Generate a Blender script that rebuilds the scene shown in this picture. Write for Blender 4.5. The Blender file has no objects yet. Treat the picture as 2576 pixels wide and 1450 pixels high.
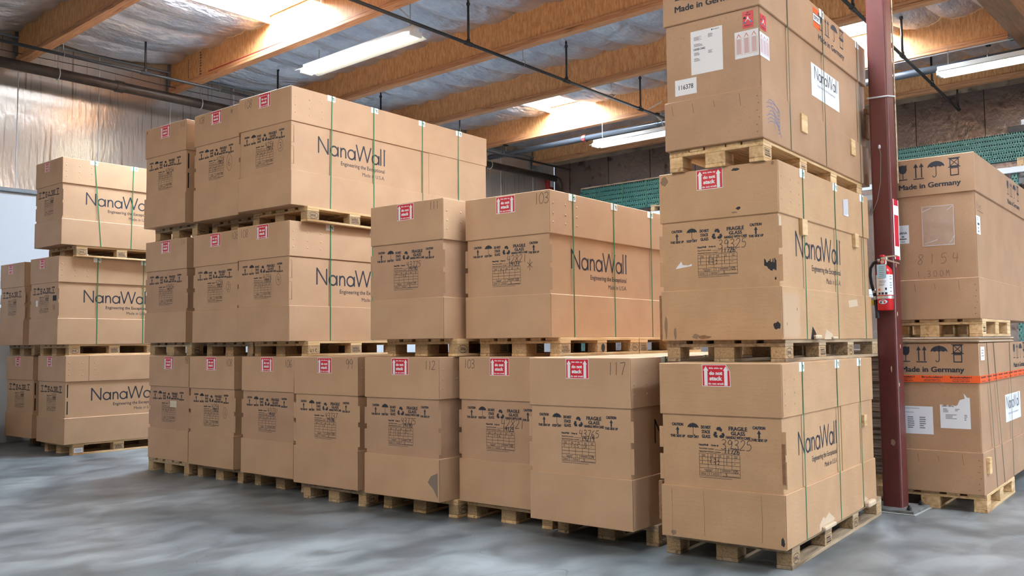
import bpy, bmesh, math, random
from mathutils import Vector, Matrix
random.seed(7)
PI = math.pi
C = bpy.context.scene.collection
SC = bpy.context.scene

# ------------------------------------------------------------------ camera
CAM_H = 1.3955
YAW, PITCH, ROLL, FPX = 0.7218, 0.06173, -0.01041, 2229.35
cam_d = bpy.data.cameras.new('camera'); cam = bpy.data.objects.new('camera', cam_d); C.objects.link(cam)
cam_d.sensor_width = 36.0; cam_d.lens = 36.0*FPX/2576.0; cam_d.clip_end = 200
_right = Vector((math.cos(YAW), math.sin(YAW), 0))
_fl = Vector((-math.sin(YAW), math.cos(YAW), 0))
_fwd = _fl*math.cos(PITCH) + Vector((0, 0, math.sin(PITCH)))
_up = -_fl*math.sin(PITCH) + Vector((0, 0, math.cos(PITCH)))
cr, sr = math.cos(ROLL), math.sin(ROLL)
_r2 = _right*cr + _up*sr; _u2 = _up*cr - _right*sr
M = Matrix((( _r2.x, _u2.x, -_fwd.x, 0), (_r2.y, _u2.y, -_fwd.y, 0), (_r2.z, _u2.z, -_fwd.z, CAM_H), (0, 0, 0, 1)))
cam.matrix_world = M
SC.camera = cam

# ------------------------------------------------------------------ world, light, exposure
SC.view_settings.view_transform = 'Standard'; SC.view_settings.look = 'None'
SC.view_settings.gamma = 1.0; SC.view_settings.use_curve_mapping = False
SC.view_settings.exposure = 0.0
SC.cycles.use_denoising = True
SC.cycles.max_bounces = 8; SC.cycles.diffuse_bounces = 5; SC.cycles.glossy_bounces = 4
SC.cycles.sample_clamp_indirect = 6.0
world = bpy.data.worlds.new('sky'); SC.world = world; world.use_nodes = True
_bg = world.node_tree.nodes['Background']
_bg.inputs[0].default_value = (0.75, 0.87, 1.0, 1); _bg.inputs[1].default_value = 1.0
SKY_E = 80.0          # emission of the skylight diffusers
LAMP_E = 225.0         # emission of the added out-of-view tubes, a fraction for the visible ones
DOOR_E = 14.0         # daylight in the open dock doors

# ------------------------------------------------------------------ materials
MATS = {}
def nodes(name):
    m = bpy.data.materials.new(name); m.use_nodes = True
    nt = m.node_tree; b = nt.nodes['Principled BSDF']
    MATS[name] = m
    return m, nt, b
def N(nt, t, **kw):
    n = nt.nodes.new(t)
    for k, v in kw.items(): setattr(n, k, v)
    return n
def lin(r, g, b):
    f = lambda c: (c/255/12.92) if c/255 <= .04045 else ((c/255+.055)/1.055)**2.4
    return (f(r), f(g), f(b), 1)
def plain(name, rgb, rough=.6, metal=0.0, spec=.5):
    m, nt, b = nodes(name)
    b.inputs['Base Color'].default_value = lin(*rgb); b.inputs['Roughness'].default_value = rough
    b.inputs['Metallic'].default_value = metal; b.inputs['Specular IOR Level'].default_value = spec
    return m
def noisy(name, c1, c2, scale=(4, 4, 4), detail=4, rough=.7, metal=0.0, bump=0.0, bscale=None, lo=.35, hi=.65, c3=None, s3=(30, 30, 30), var=0.0, rough2=None, spec=.5):
    m, nt, b = nodes(name); L = nt.links
    tc = N(nt, 'ShaderNodeTexCoord'); mp = N(nt, 'ShaderNodeMapping'); mp.inputs['Scale'].default_value = scale
    L.new(tc.outputs['Object'], mp.inputs[0])
    nz = N(nt, 'ShaderNodeTexNoise'); nz.inputs['Scale'].default_value = 1; nz.inputs['Detail'].default_value = detail
    L.new(mp.outputs[0], nz.inputs['Vector'])
    rp = N(nt, 'ShaderNodeValToRGB'); rp.color_ramp.elements[0].position = lo; rp.color_ramp.elements[1].position = hi
    rp.color_ramp.elements[0].color = lin(*c1); rp.color_ramp.elements[1].color = lin(*c2)
    L.new(nz.outputs['Fac'], rp.inputs[0]); col = rp.outputs[0]
    if c3:
        mp3 = N(nt, 'ShaderNodeMapping'); mp3.inputs['Scale'].default_value = s3; L.new(tc.outputs['Object'], mp3.inputs[0])
        n3 = N(nt, 'ShaderNodeTexNoise'); n3.inputs['Scale'].default_value = 1; n3.inputs['Detail'].default_value = 3; L.new(mp3.outputs[0], n3.inputs['Vector'])
        r3 = N(nt, 'ShaderNodeValToRGB'); r3.color_ramp.elements[0].position = .58; r3.color_ramp.elements[1].position = .72
        r3.color_ramp.elements[0].color = (0, 0, 0, 1); r3.color_ramp.elements[1].color = (1, 1, 1, 1)
        L.new(n3.outputs['Fac'], r3.inputs[0])
        mx = N(nt, 'ShaderNodeMixRGB'); L.new(r3.outputs[0], mx.inputs[0]); L.new(col, mx.inputs[1]); mx.inputs[2].default_value = lin(*c3)
        col = mx.outputs[0]
    if var:
        oi = N(nt, 'ShaderNodeObjectInfo'); mr = N(nt, 'ShaderNodeMapRange'); mr.inputs[3].default_value = 1-var; mr.inputs[4].default_value = 1+var
        L.new(oi.outputs['Random'], mr.inputs[0])
        hs = N(nt, 'ShaderNodeHueSaturation'); L.new(mr.outputs[0], hs.inputs['Value']); L.new(col, hs.inputs['Color']); col = hs.outputs[0]
    L.new(col, b.inputs['Base Color'])
    b.inputs['Roughness'].default_value = rough; b.inputs['Metallic'].default_value = metal; b.inputs['Specular IOR Level'].default_value = spec
    if rough2 is not None:
        mr2 = N(nt, 'ShaderNodeMapRange'); mr2.inputs[3].default_value = rough; mr2.inputs[4].default_value = rough2
        L.new(nz.outputs['Fac'], mr2.inputs[0]); L.new(mr2.outputs[0], b.inputs['Roughness'])
    if bump:
        mpb = N(nt, 'ShaderNodeMapping'); mpb.inputs['Scale'].default_value = bscale or scale; L.new(tc.outputs['Object'], mpb.inputs[0])
        nb = N(nt, 'ShaderNodeTexNoise'); nb.inputs['Scale'].default_value = 1; nb.inputs['Detail'].default_value = 5; L.new(mpb.outputs[0], nb.inputs['Vector'])
        bp = N(nt, 'ShaderNodeBump'); bp.inputs['Strength'].default_value = bump; bp.inputs['Distance'].default_value = .06 if name == 'foil' else .02
        L.new(nb.outputs['Fac'], bp.inputs['Height']); L.new(bp.outputs[0], b.inputs['Normal'])
    return m
def emit(name, rgb, e):
    m, nt, b = nodes(name)
    b.inputs['Base Color'].default_value = (.8, .8, .8, 1)
    b.inputs['Emission Color'].default_value = (*rgb, 1); b.inputs['Emission Strength'].default_value = e
    return m
noisy('kraft', (184, 148, 116), (193, 157, 124), (3, 3, 3), 5, .5, 0, .05, (5, 5, 160), var=.035, c3=(179, 143, 111), s3=(150, 150, 220), spec=.5)
noisy('kraft_worn', (182, 145, 109), (192, 154, 117), (4, 4, 4), 6, .55, 0, .08, (9, 9, 60), var=.02, c3=(178, 140, 105), s3=(60, 60, 90), spec=.45)
noisy('kraft_dark', (164, 128, 98), (175, 138, 107), (3, 3, 3), 5, .5, 0, .06, (90, 90, 4), var=.02, c3=(159, 122, 92), s3=(110, 110, 80), spec=.5)
noisy('kraft_edge', (120, 88, 62), (140, 105, 75), (40, 40, 40), 3, .9)
noisy('sheet_edge', (86, 74, 66), (136, 120, 106), (2, 2, 60), 3, .9, var=.3)
noisy('pine', (196, 160, 112), (222, 190, 146), (30, 3, 30), 4, .75, 0, .1, (60, 5, 60), var=.10, c3=(168, 128, 84), s3=(22, 2, 22))
noisy('pine_grey', (150, 128, 102), (184, 160, 130), (30, 3, 30), 4, .85, 0, .15, (60, 5, 60), var=.14, c3=(112, 92, 72), s3=(22, 2, 22))
noisy('pine_block', (160, 132, 98), (190, 160, 122), (90, 90, 90), 4, .9, 0, .3, (90, 90, 90), var=.14, c3=(120, 96, 70), s3=(70, 70, 70))
noisy('strand_board', (208, 146, 90), (236, 180, 122), (34, 60, 7), 6, .6, 0, .1, (40, 60, 9), c3=(188, 128, 78), s3=(70, 60, 16), spec=.35)
noisy('beam_flange', (192, 134, 90), (214, 158, 110), (2, 40, 40), 4, .65, c3=(120, 74, 46), s3=(3, 60, 60))
noisy('girder_wood', (120, 84, 56), (146, 104, 70), (30, 2, 30), 4, .6)
noisy('ledger_board', (118, 100, 84), (172, 150, 126), (2, 1.2, 2), 6, .85, c3=(50, 38, 32), s3=(3, 2.4, 3))
noisy('foil', (206, 210, 222), (230, 234, 242), (3, 3, 3), 4, .28, .82, 1.0, (13, 4.5, 13), rough2=.5)
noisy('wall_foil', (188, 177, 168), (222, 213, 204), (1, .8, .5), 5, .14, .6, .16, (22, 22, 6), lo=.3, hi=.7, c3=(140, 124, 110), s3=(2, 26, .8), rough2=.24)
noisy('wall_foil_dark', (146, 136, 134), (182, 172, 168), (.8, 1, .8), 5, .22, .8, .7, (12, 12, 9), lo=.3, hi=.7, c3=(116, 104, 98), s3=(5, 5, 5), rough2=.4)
plain('wall_white', (206, 212, 220), .6)
noisy('wall_grey', (150, 148, 144), (172, 170, 166), (.6, .6, .6), 3, .8)
plain('trim_grey', (120, 130, 138), .5)
plain('white_paint', (236, 236, 232), .45)
plain('curb_white', (246, 246, 244), .7)
noisy('column_red', (86, 38, 37), (98, 46, 44), (6, 6, 2), 5, .36, 0, .04, (50, 50, 30), c3=(84, 38, 37), s3=(9, 9, 3))
noisy('steel_plate', (96, 98, 100), (132, 136, 138), (9, 9, 9), 5, .55, .3)
plain('bolt_dark', (52, 50, 50), .5, .6)
plain('pipe_black', (44, 44, 46), .42, .25)
noisy('pipe_brown', (58, 48, 44), (78, 66, 58), (3, 3, 3), 3, .4, .4)
plain('pipe_grey', (92, 98, 106), .3, .55)
plain('red_paint', (176, 48, 40), .5)
plain('wire_steel', (150, 150, 146), .4, .8)
plain('strap_green', (46, 112, 74), .35)
plain('strap_dark', (62, 84, 60), .4)
plain('plastic_white', (236, 238, 238), .5)
plain('print_green', (44, 104, 84), .5)
plain('sticker_red', (204, 32, 52), .42)
plain('sticker_white', (234, 236, 240), .45)
plain('sticker_orange', (238, 92, 30), .45)
plain('paper', (228, 230, 236), .6)
plain('paper_shade', (200, 200, 206), .6)
plain('ink', (40, 42, 52), .7)
plain('ink_light', (104, 84, 70), .8)
plain('ink_grey', (128, 128, 138), .8)
plain('ink_red', (214, 112, 104), .8)
plain('ink_pink', (206, 176, 178), .8)
plain('ink_blue', (92, 112, 160), .7)
plain('pencil', (72, 60, 56), .8)
plain('smudge', (44, 42, 44), .8)
plain('stain', (138, 112, 90), .8)
plain('tear', (204, 182, 156), .9); noisy('kraft_mauve', (176, 140, 112), (185, 149, 120), (3, 3, 3), 5, .5, 0, .05, (5, 5, 160), var=.03, spec=.5); plain('scuff_grey', (124, 110, 100), .8); plain('tag_pale', (214, 206, 182), .7); plain('scuff', (192, 160, 130), .8)
plain('dark_gap', (30, 22, 18), .95)
plain('extinguisher_red', (206, 26, 34), .22)
plain('chrome', (206, 204, 198), .3, .7)
plain('rubber', (30, 32, 36), .5)
plain('tag_blue', (168, 206, 226), .5)
plain('yellow', (222, 204, 52), .5)
plain('navy', (44, 60, 128), .5)
plain('black_plastic', (26, 26, 28), .4)
plain('steel_white', (196, 200, 204), .4)
plain('steel_grey', (110, 112, 116), .45, .4)
emit('skylight_panel', (0.76, 0.91, 1.06), SKY_E)
emit('tube_light', (1.0, 0.95, 0.74), LAMP_E*.05); emit('tube_mid', (.95, .97, 1.0), LAMP_E*.22); emit('tube_fill', (1.0, 0.94, 0.84), LAMP_E)
emit('daylight', (0.86, 0.93, 1.0), DOOR_E)

def floor_material():
    m, nt, b = nodes('concrete'); L = nt.links
    tc = N(nt, 'ShaderNodeTexCoord')
    def noise(sc, det, dist=0.0, xyz=(1, 1, 1)):
        mp = N(nt, 'ShaderNodeMapping'); mp.inputs['Scale'].default_value = xyz; L.new(tc.outputs['Object'], mp.inputs[0])
        n = N(nt, 'ShaderNodeTexNoise'); n.inputs['Scale'].default_value = sc; n.inputs['Detail'].default_value = det; n.inputs['Distortion'].default_value = dist
        L.new(mp.outputs[0], n.inputs['Vector']); return n
    n1 = noise(.5, 8, 1.2); n2 = noise(2.4, 12, .7, (1.4, .9, 1)); n3 = noise(60, 2)
    r1 = N(nt, 'ShaderNodeValToRGB'); e = r1.color_ramp.elements
    e[0].position = .32; e[0].color = lin(84, 90, 94); e[1].position = .66; e[1].color = lin(138, 143, 145)
    L.new(n1.outputs['Fac'], r1.inputs[0])
    r2 = N(nt, 'ShaderNodeValToRGB'); e = r2.color_ramp.elements
    e[0].position = .38; e[0].color = (.52, .53, .55, 1); e[1].position = .62; e[1].color = (1.2, 1.2, 1.2, 1)
    L.new(n2.outputs['Fac'], r2.inputs[0])
    mu = N(nt, 'ShaderNodeMixRGB', blend_type='MULTIPLY'); mu.inputs[0].default_value = .8
    L.new(r1.outputs[0], mu.inputs[1]); L.new(r2.outputs[0], mu.inputs[2])
    # hairline cracks: the thin contour of a slow noise
    nc = noise(.42, 3, 0); s = N(nt, 'ShaderNodeMath', operation='SUBTRACT'); L.new(nc.outputs['Fac'], s.inputs[0]); s.inputs[1].default_value = .47
    a = N(nt, 'ShaderNodeMath', operation='ABSOLUTE'); L.new(s.outputs[0], a.inputs[0])
    lt = N(nt, 'ShaderNodeMath', operation='LESS_THAN'); L.new(a.outputs[0], lt.inputs[0]); lt.inputs[1].default_value = .0007
    sc_ = N(nt, 'ShaderNodeMath', operation='MULTIPLY'); L.new(lt.outputs[0], sc_.inputs[0]); sc_.inputs[1].default_value = .45
    mc = N(nt, 'ShaderNodeMixRGB'); L.new(sc_.outputs[0], mc.inputs[0]); L.new(mu.outputs[0], mc.inputs[1]); mc.inputs[2].default_value = lin(62, 66, 70)
    L.new(mc.outputs[0], b.inputs['Base Color'])
    rr = N(nt, 'ShaderNodeMapRange'); rr.inputs[3].default_value = .28; rr.inputs[4].default_value = .56
    L.new(n2.outputs['Fac'], rr.inputs[0]); L.new(rr.outputs[0], b.inputs['Roughness'])
    bp = N(nt, 'ShaderNodeBump'); bp.inputs['Strength'].default_value = .06; bp.inputs['Distance'].default_value = .01
    L.new(n3.outputs['Fac'], bp.inputs['Height']); L.new(bp.outputs[0], b.inputs['Normal'])
floor_material()

def perforated(name, pitch):
    # green steel with staggered punched holes (real see-through cut-outs in the sheet)
    m, nt, b = nodes(name); L = nt.links
    b.inputs['Base Color'].default_value = lin(60, 112, 106); b.inputs['Roughness'].default_value = .4
    tc = N(nt, 'ShaderNodeTexCoord'); sp = N(nt, 'ShaderNodeSeparateXYZ'); L.new(tc.outputs['Object'], sp.inputs[0])
    def mth(op, a, bv=None):
        n = N(nt, 'ShaderNodeMath', operation=op)
        for i, v in enumerate((a, bv)):
            if v is None: continue
            if isinstance(v, (int, float)): n.inputs[i].default_value = v
            else: L.new(v, n.inputs[i])
        return n.outputs[0]
    row = mth('FLOOR', mth('DIVIDE', sp.outputs['Z'], pitch))
    off = mth('MULTIPLY', mth('MODULO', row, 2), pitch/2)
    fx = mth('SUBTRACT', mth('FRACT', mth('DIVIDE', mth('ADD', mth('ADD', sp.outputs['X'], off), 10.0), pitch)), .5)
    fz = mth('SUBTRACT', mth('FRACT', mth('DIVIDE', sp.outputs['Z'], pitch)), .5)
    d = mth('ADD', mth('POWER', mth('MULTIPLY', fx, 1.0), 2), mth('POWER', mth('MULTIPLY', fz, .85), 2))
    hole = mth('LESS_THAN', d, .10)
    tr = N(nt, 'ShaderNodeBsdfTransparent'); mix = N(nt, 'ShaderNodeMixShader')
    L.new(hole, mix.inputs[0]); L.new(b.outputs[0], mix.inputs[1]); L.new(tr.outputs[0], mix.inputs[2])
    L.new(mix.outputs[0], nt.nodes['Material Output'].inputs[0])
perforated('green_perforated', .05); perforated('green_fine', .039)
def film():
    m, nt, b = nodes('clear_film'); L = nt.links
    b.inputs['Base Color'].default_value = (.8, .75, .72, 1); b.inputs['Roughness'].default_value = .12
    tr = N(nt, 'ShaderNodeBsdfTransparent'); mix = N(nt, 'ShaderNodeMixShader'); mix.inputs[0].default_value = .9
    L.new(b.outputs[0], mix.inputs[1]); L.new(tr.outputs[0], mix.inputs[2]); L.new(mix.outputs[0], nt.nodes['Material Output'].inputs[0])
    tc = N(nt, 'ShaderNodeTexCoord'); nz = N(nt, 'ShaderNodeTexNoise'); nz.inputs['Scale'].default_value = 9
    L.new(tc.outputs['Object'], nz.inputs['Vector']); bp = N(nt, 'ShaderNodeBump'); bp.inputs['Strength'].default_value = .6; bp.inputs['Distance'].default_value = .03
    L.new(nz.outputs['Fac'], bp.inputs['Height']); L.new(bp.outputs[0], b.inputs['Normal'])
film()

# ------------------------------------------------------------------ mesh helpers
class MB:
    def __init__(s): s.v = []; s.f = []; s.m = []; s.mats = []
    def mi(s, mat):
        if mat not in s.mats: s.mats.append(mat)
        return s.mats.index(mat)
    def add(s, vs, fs, mat):
        o = len(s.v); s.v.extend([tuple(p) for p in vs]); i = s.mi(mat)
        for f in fs: s.f.append(tuple(o+k for k in f)); s.m.append(i)
    def box(s, x0, x1, y0, y1, z0, z1, mat, c=0.0):
        if c <= 0:
            s.add([(x0, y0, z0), (x1, y0, z0), (x1, y1, z0), (x0, y1, z0), (x0, y0, z1), (x1, y0, z1), (x1, y1, z1), (x0, y1, z1)],
                  [(3, 2, 1, 0), (4, 5, 6, 7), (0, 1, 5, 4), (1, 2, 6, 5), (2, 3, 7, 6), (3, 0, 4, 7)], mat); return
        c = min(c, (x1-x0)*.45, (y1-y0)*.45, (z1-z0)*.45)
        vs = []; X = (x0, x1); Y = (y0, y1); Z = (z0, z1); idx = {}
        for i in (0, 1):
            for j in (0, 1):
                for k in (0, 1):
                    sx, sy, sz = (1, -1)[i]*c, (1, -1)[j]*c, (1, -1)[k]*c
                    for a, p in (('x', (X[i], Y[j]+sy, Z[k]+sz)), ('y', (X[i]+sx, Y[j], Z[k]+sz)), ('z', (X[i]+sx, Y[j]+sy, Z[k]))):
                        idx[(i, j, k, a)] = len(vs); vs.append(p)
        g = lambda i, j, k, a: idx[(i, j, k, a)]
        fs = []
        for i in (0, 1):
            q = [g(i, 0, 0, 'x'), g(i, 1, 0, 'x'), g(i, 1, 1, 'x'), g(i, 0, 1, 'x')]; fs.append(q if i else q[::-1])
            q = [g(0, i, 0, 'y'), g(0, i, 1, 'y'), g(1, i, 1, 'y'), g(1, i, 0, 'y')]; fs.append(q if i else q[::-1])
            q = [g(0, 0, i, 'z'), g(1, 0, i, 'z'), g(1, 1, i, 'z'), g(0, 1, i, 'z')]; fs.append(q if i else q[::-1])
        for j in (0, 1):
            for k in (0, 1):
                fs.append([g(0, j, k, 'y'), g(1, j, k, 'y'), g(1, j, k, 'z'), g(0, j, k, 'z')])
                fs.append([g(j, 0, k, 'x'), g(j, 1, k, 'x'), g(j, 1, k, 'z'), g(j, 0, k, 'z')])
                fs.append([g(j, k, 0, 'x'), g(j, k, 1, 'x'), g(j, k, 1, 'y'), g(j, k, 0, 'y')])
                for i in (0, 1): fs.append([g(i, j, k, 'x'), g(i, j, k, 'y'), g(i, j, k, 'z')])
        fs = [f if len(set(f)) == len(f) else f for f in fs]
        s.add(vs, fs, mat)
    def tube(s, pts, r, mat, n=12, caps=True):
        pts = [Vector(p) for p in pts]; vs = []; fs = []; prev = None
        for i, p in enumerate(pts):
            t = (pts[min(i+1, len(pts)-1)]-pts[max(i-1, 0)]).normalized()
            if prev is None:
                a = Vector((0, 0, 1)) if abs(t.z) < .9 else Vector((1, 0, 0)); u = t.cross(a).normalized()
            else: u = (prev-t*prev.dot(t)).normalized()
            prev = u; w = t.cross(u)
            rr = r[i] if isinstance(r, (list, tuple)) else r
            for k in range(n):
                an = 2*PI*k/n; vs.append(p+u*math.cos(an)*rr+w*math.sin(an)*rr)
        for i in range(len(pts)-1):
            for k in range(n): fs.append((i*n+k, i*n+(k+1) % n, (i+1)*n+(k+1) % n, (i+1)*n+k))
        if caps: fs.append(tuple(range(n))[::-1]); fs.append(tuple((len(pts)-1)*n+k for k in range(n)))
        s.add(vs, fs, mat)
    def lathe(s, prof, cx, cy, mat, n=24, mats=None):
        vs = []; 
        for r, z in prof:
            for k in range(n): an = 2*PI*k/n; vs.append((cx+r*math.cos(an), cy+r*math.sin(an), z))
        for i in range(len(prof)-1):
            fs = [(i*n+k, i*n+(k+1) % n, (i+1)*n+(k+1) % n, (i+1)*n+k) for k in range(n)]
            o = len(s.v) if i == 0 else o0
            if i == 0: o0 = len(s.v); s.v.extend(vs)
            mi = s.mi(mats[i] if mats else mat)
            for f in fs: s.f.append(tuple(o0+k for k in f)); s.m.append(mi)
        mi = s.mi(mat)
        s.f.append(tuple(o0+k for k in range(n))[::-1]); s.m.append(mi)
        s.f.append(tuple(o0+(len(prof)-1)*n+k for k in range(n))); s.m.append(mi)
    def build(s, name, parent=None, loc=None, rotz=0, smooth=False, coll=True):
        me = bpy.data.meshes.new(name); me.from_pydata(s.v, [], s.f)
        for mname in s.mats: me.materials.append(MATS[mname])
        me.polygons.foreach_set('material_index', s.m)
        if smooth: me.polygons.foreach_set('use_smooth', [True]*len(s.f))
        bm = bmesh.new(); bm.from_mesh(me); bmesh.ops.recalc_face_normals(bm, faces=bm.faces); bm.to_mesh(me); bm.free()
        me.update()
        o = bpy.data.objects.new(name, me); C.objects.link(o)
        if parent: o.parent = parent
        if loc: o.location = loc
        o.rotation_euler = (0, 0, rotz)
        return o
def thing(name, label, cat, loc=(0, 0, 0), rotz=0, group=None):
    o = bpy.data.objects.new(name, None); C.objects.link(o); o.empty_display_size = .1
    o.location = loc; o.rotation_euler = (0, 0, rotz); o['label'] = label; o['category'] = cat
    if group: o['group'] = group
    return o
def tag(o, label, cat, group=None):
    o['label'] = label; o['category'] = cat
    if group: o['group'] = group
    return o
def struct(o, label=None, cat=None):
    o['kind'] = 'structure'
    if label: o['label'] = label
    if cat: o['category'] = cat
    return o

# ------------------------------------------------------------------ flat printing on a plane
_tc = {}
def glyphs(body, bold=0.0, res=3):
    k = (body, bold, res)
    if k in _tc: return _tc[k]
    cu = bpy.data.curves.new('t', 'FONT'); cu.body = body; cu.size = 1; cu.resolution_u = res; cu.offset = bold
    ob = bpy.data.objects.new('t', cu); C.objects.link(ob)
    bpy.context.view_layer.update()
    dg = bpy.context.evaluated_depsgraph_get(); ev = ob.evaluated_get(dg); me = ev.to_mesh()
    vs = [(v.co.x, v.co.y) for v in me.vertices]; fs = [tuple(p.vertices) for p in me.polygons]
    ev.to_mesh_clear(); bpy.data.objects.remove(ob); bpy.data.curves.remove(cu)
    xs = [v[0] for v in vs]; ys = [v[1] for v in vs]
    _tc[k] = (vs, fs, min(xs), max(xs), min(ys), max(ys)); return _tc[k]
def smooth_pts(p, n=5):
    out = []
    for i in range(len(p)-1):
        a, b, c, d = p[max(i-1, 0)], p[i], p[i+1], p[min(i+2, len(p)-1)]
        for k in range(n):
            t = k/n; t2 = t*t; t3 = t2*t
            out.append(tuple(.5*((2*b[j])+(-a[j]+c[j])*t+(2*a[j]-5*b[j]+4*c[j]-d[j])*t2+(-a[j]+3*b[j]-3*c[j]+d[j])*t3) for j in (0, 1)))
    out.append(p[-1]); return out
DIG = {'0': [[(.3, 1), (.08, .8), (.03, .45), (.12, .1), (.3, 0), (.5, .15), (.57, .5), (.48, .85), (.3, 1)]],
 '1': [[(.28, 1), (.3, .5), (.3, 0)]], '2': [[(.05, .8), (.2, .98), (.45, .95), (.5, .7), (.3, .35), (.03, .02), (.3, .03), (.6, .05)]],
 '3': [[(.06, .88), (.28, 1), (.5, .85), (.42, .6), (.22, .52), (.48, .42), (.54, .18), (.3, 0), (.05, .08)]],
 '4': [[(.1, 1), (.05, .5), (.3, .46), (.56, .5)], [(.44, .95), (.45, .5), (.45, 0)]],
 '5': [[(.55, 1), (.15, .97), (.1, .6), (.38, .62), (.55, .35), (.4, .05), (.05, .03)]],
 '6': [[(.45, 1), (.15, .7), (.05, .3), (.2, .02), (.45, .08), (.5, .3), (.3, .42), (.08, .28)]],
 '7': [[(.05, .95), (.3, .97), (.55, .95), (.4, .5), (.28, 0)]],
 '8': [[(.5, .85), (.3, 1), (.1, .82), (.25, .56), (.48, .3), (.4, .05), (.18, .03), (.08, .25), (.3, .5), (.52, .75), (.5, .85)]],
 '9': [[(.5, .75), (.3, .98), (.08, .8), (.15, .55), (.4, .55), (.52, .8), (.5, .4), (.42, 0)]],
 '*': [[(.3, 1), (.3, .2)], [(.05, .8), (.55, .4)], [(.55, .8), (.05, .4)]], '-': [[(.1, .5), (.5, .5)]], ',': [[(.3, .1), (.2, -.15)]],
 'M': [[(.02, 0), (.1, 1)], [(.1, 1), (.3, .4)], [(.3, .4), (.5, 1)], [(.5, 1), (.58, 0)]],
 'O': [[(.3, 1), (.05, .6), (.1, .1), (.4, .1), (.5, .6), (.3, 1)]], 'f': [[(.4, 1), (.2, .8), (.2, -.1)], [(.05, .5), (.4, .55)]],
 'e': [[(.1, .3), (.45, .35), (.3, .6), (.1, .3), (.3, 0), (.5, .1)]], 'n': [[(.1, .6), (.12, 0)], [(.12, .4), (.3, .6), (.45, .4), (.47, 0)]],
 'L': [[(.1, 1), (.1, 0)], [(.1, 0), (.5, 0)]], 'R': [[(.1, 0), (.1, 1), (.5, .8), (.15, .5), (.55, 0)]], ' ': [],
 'u': [[(.05, .6), (.1, .1), (.4, .1), (.45, .6)]], 'i': [[(.2, .6), (.2, 0)]], 'c': [[(.5, .5), (.2, .6), (.1, .2), (.5, .05)]]}
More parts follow.
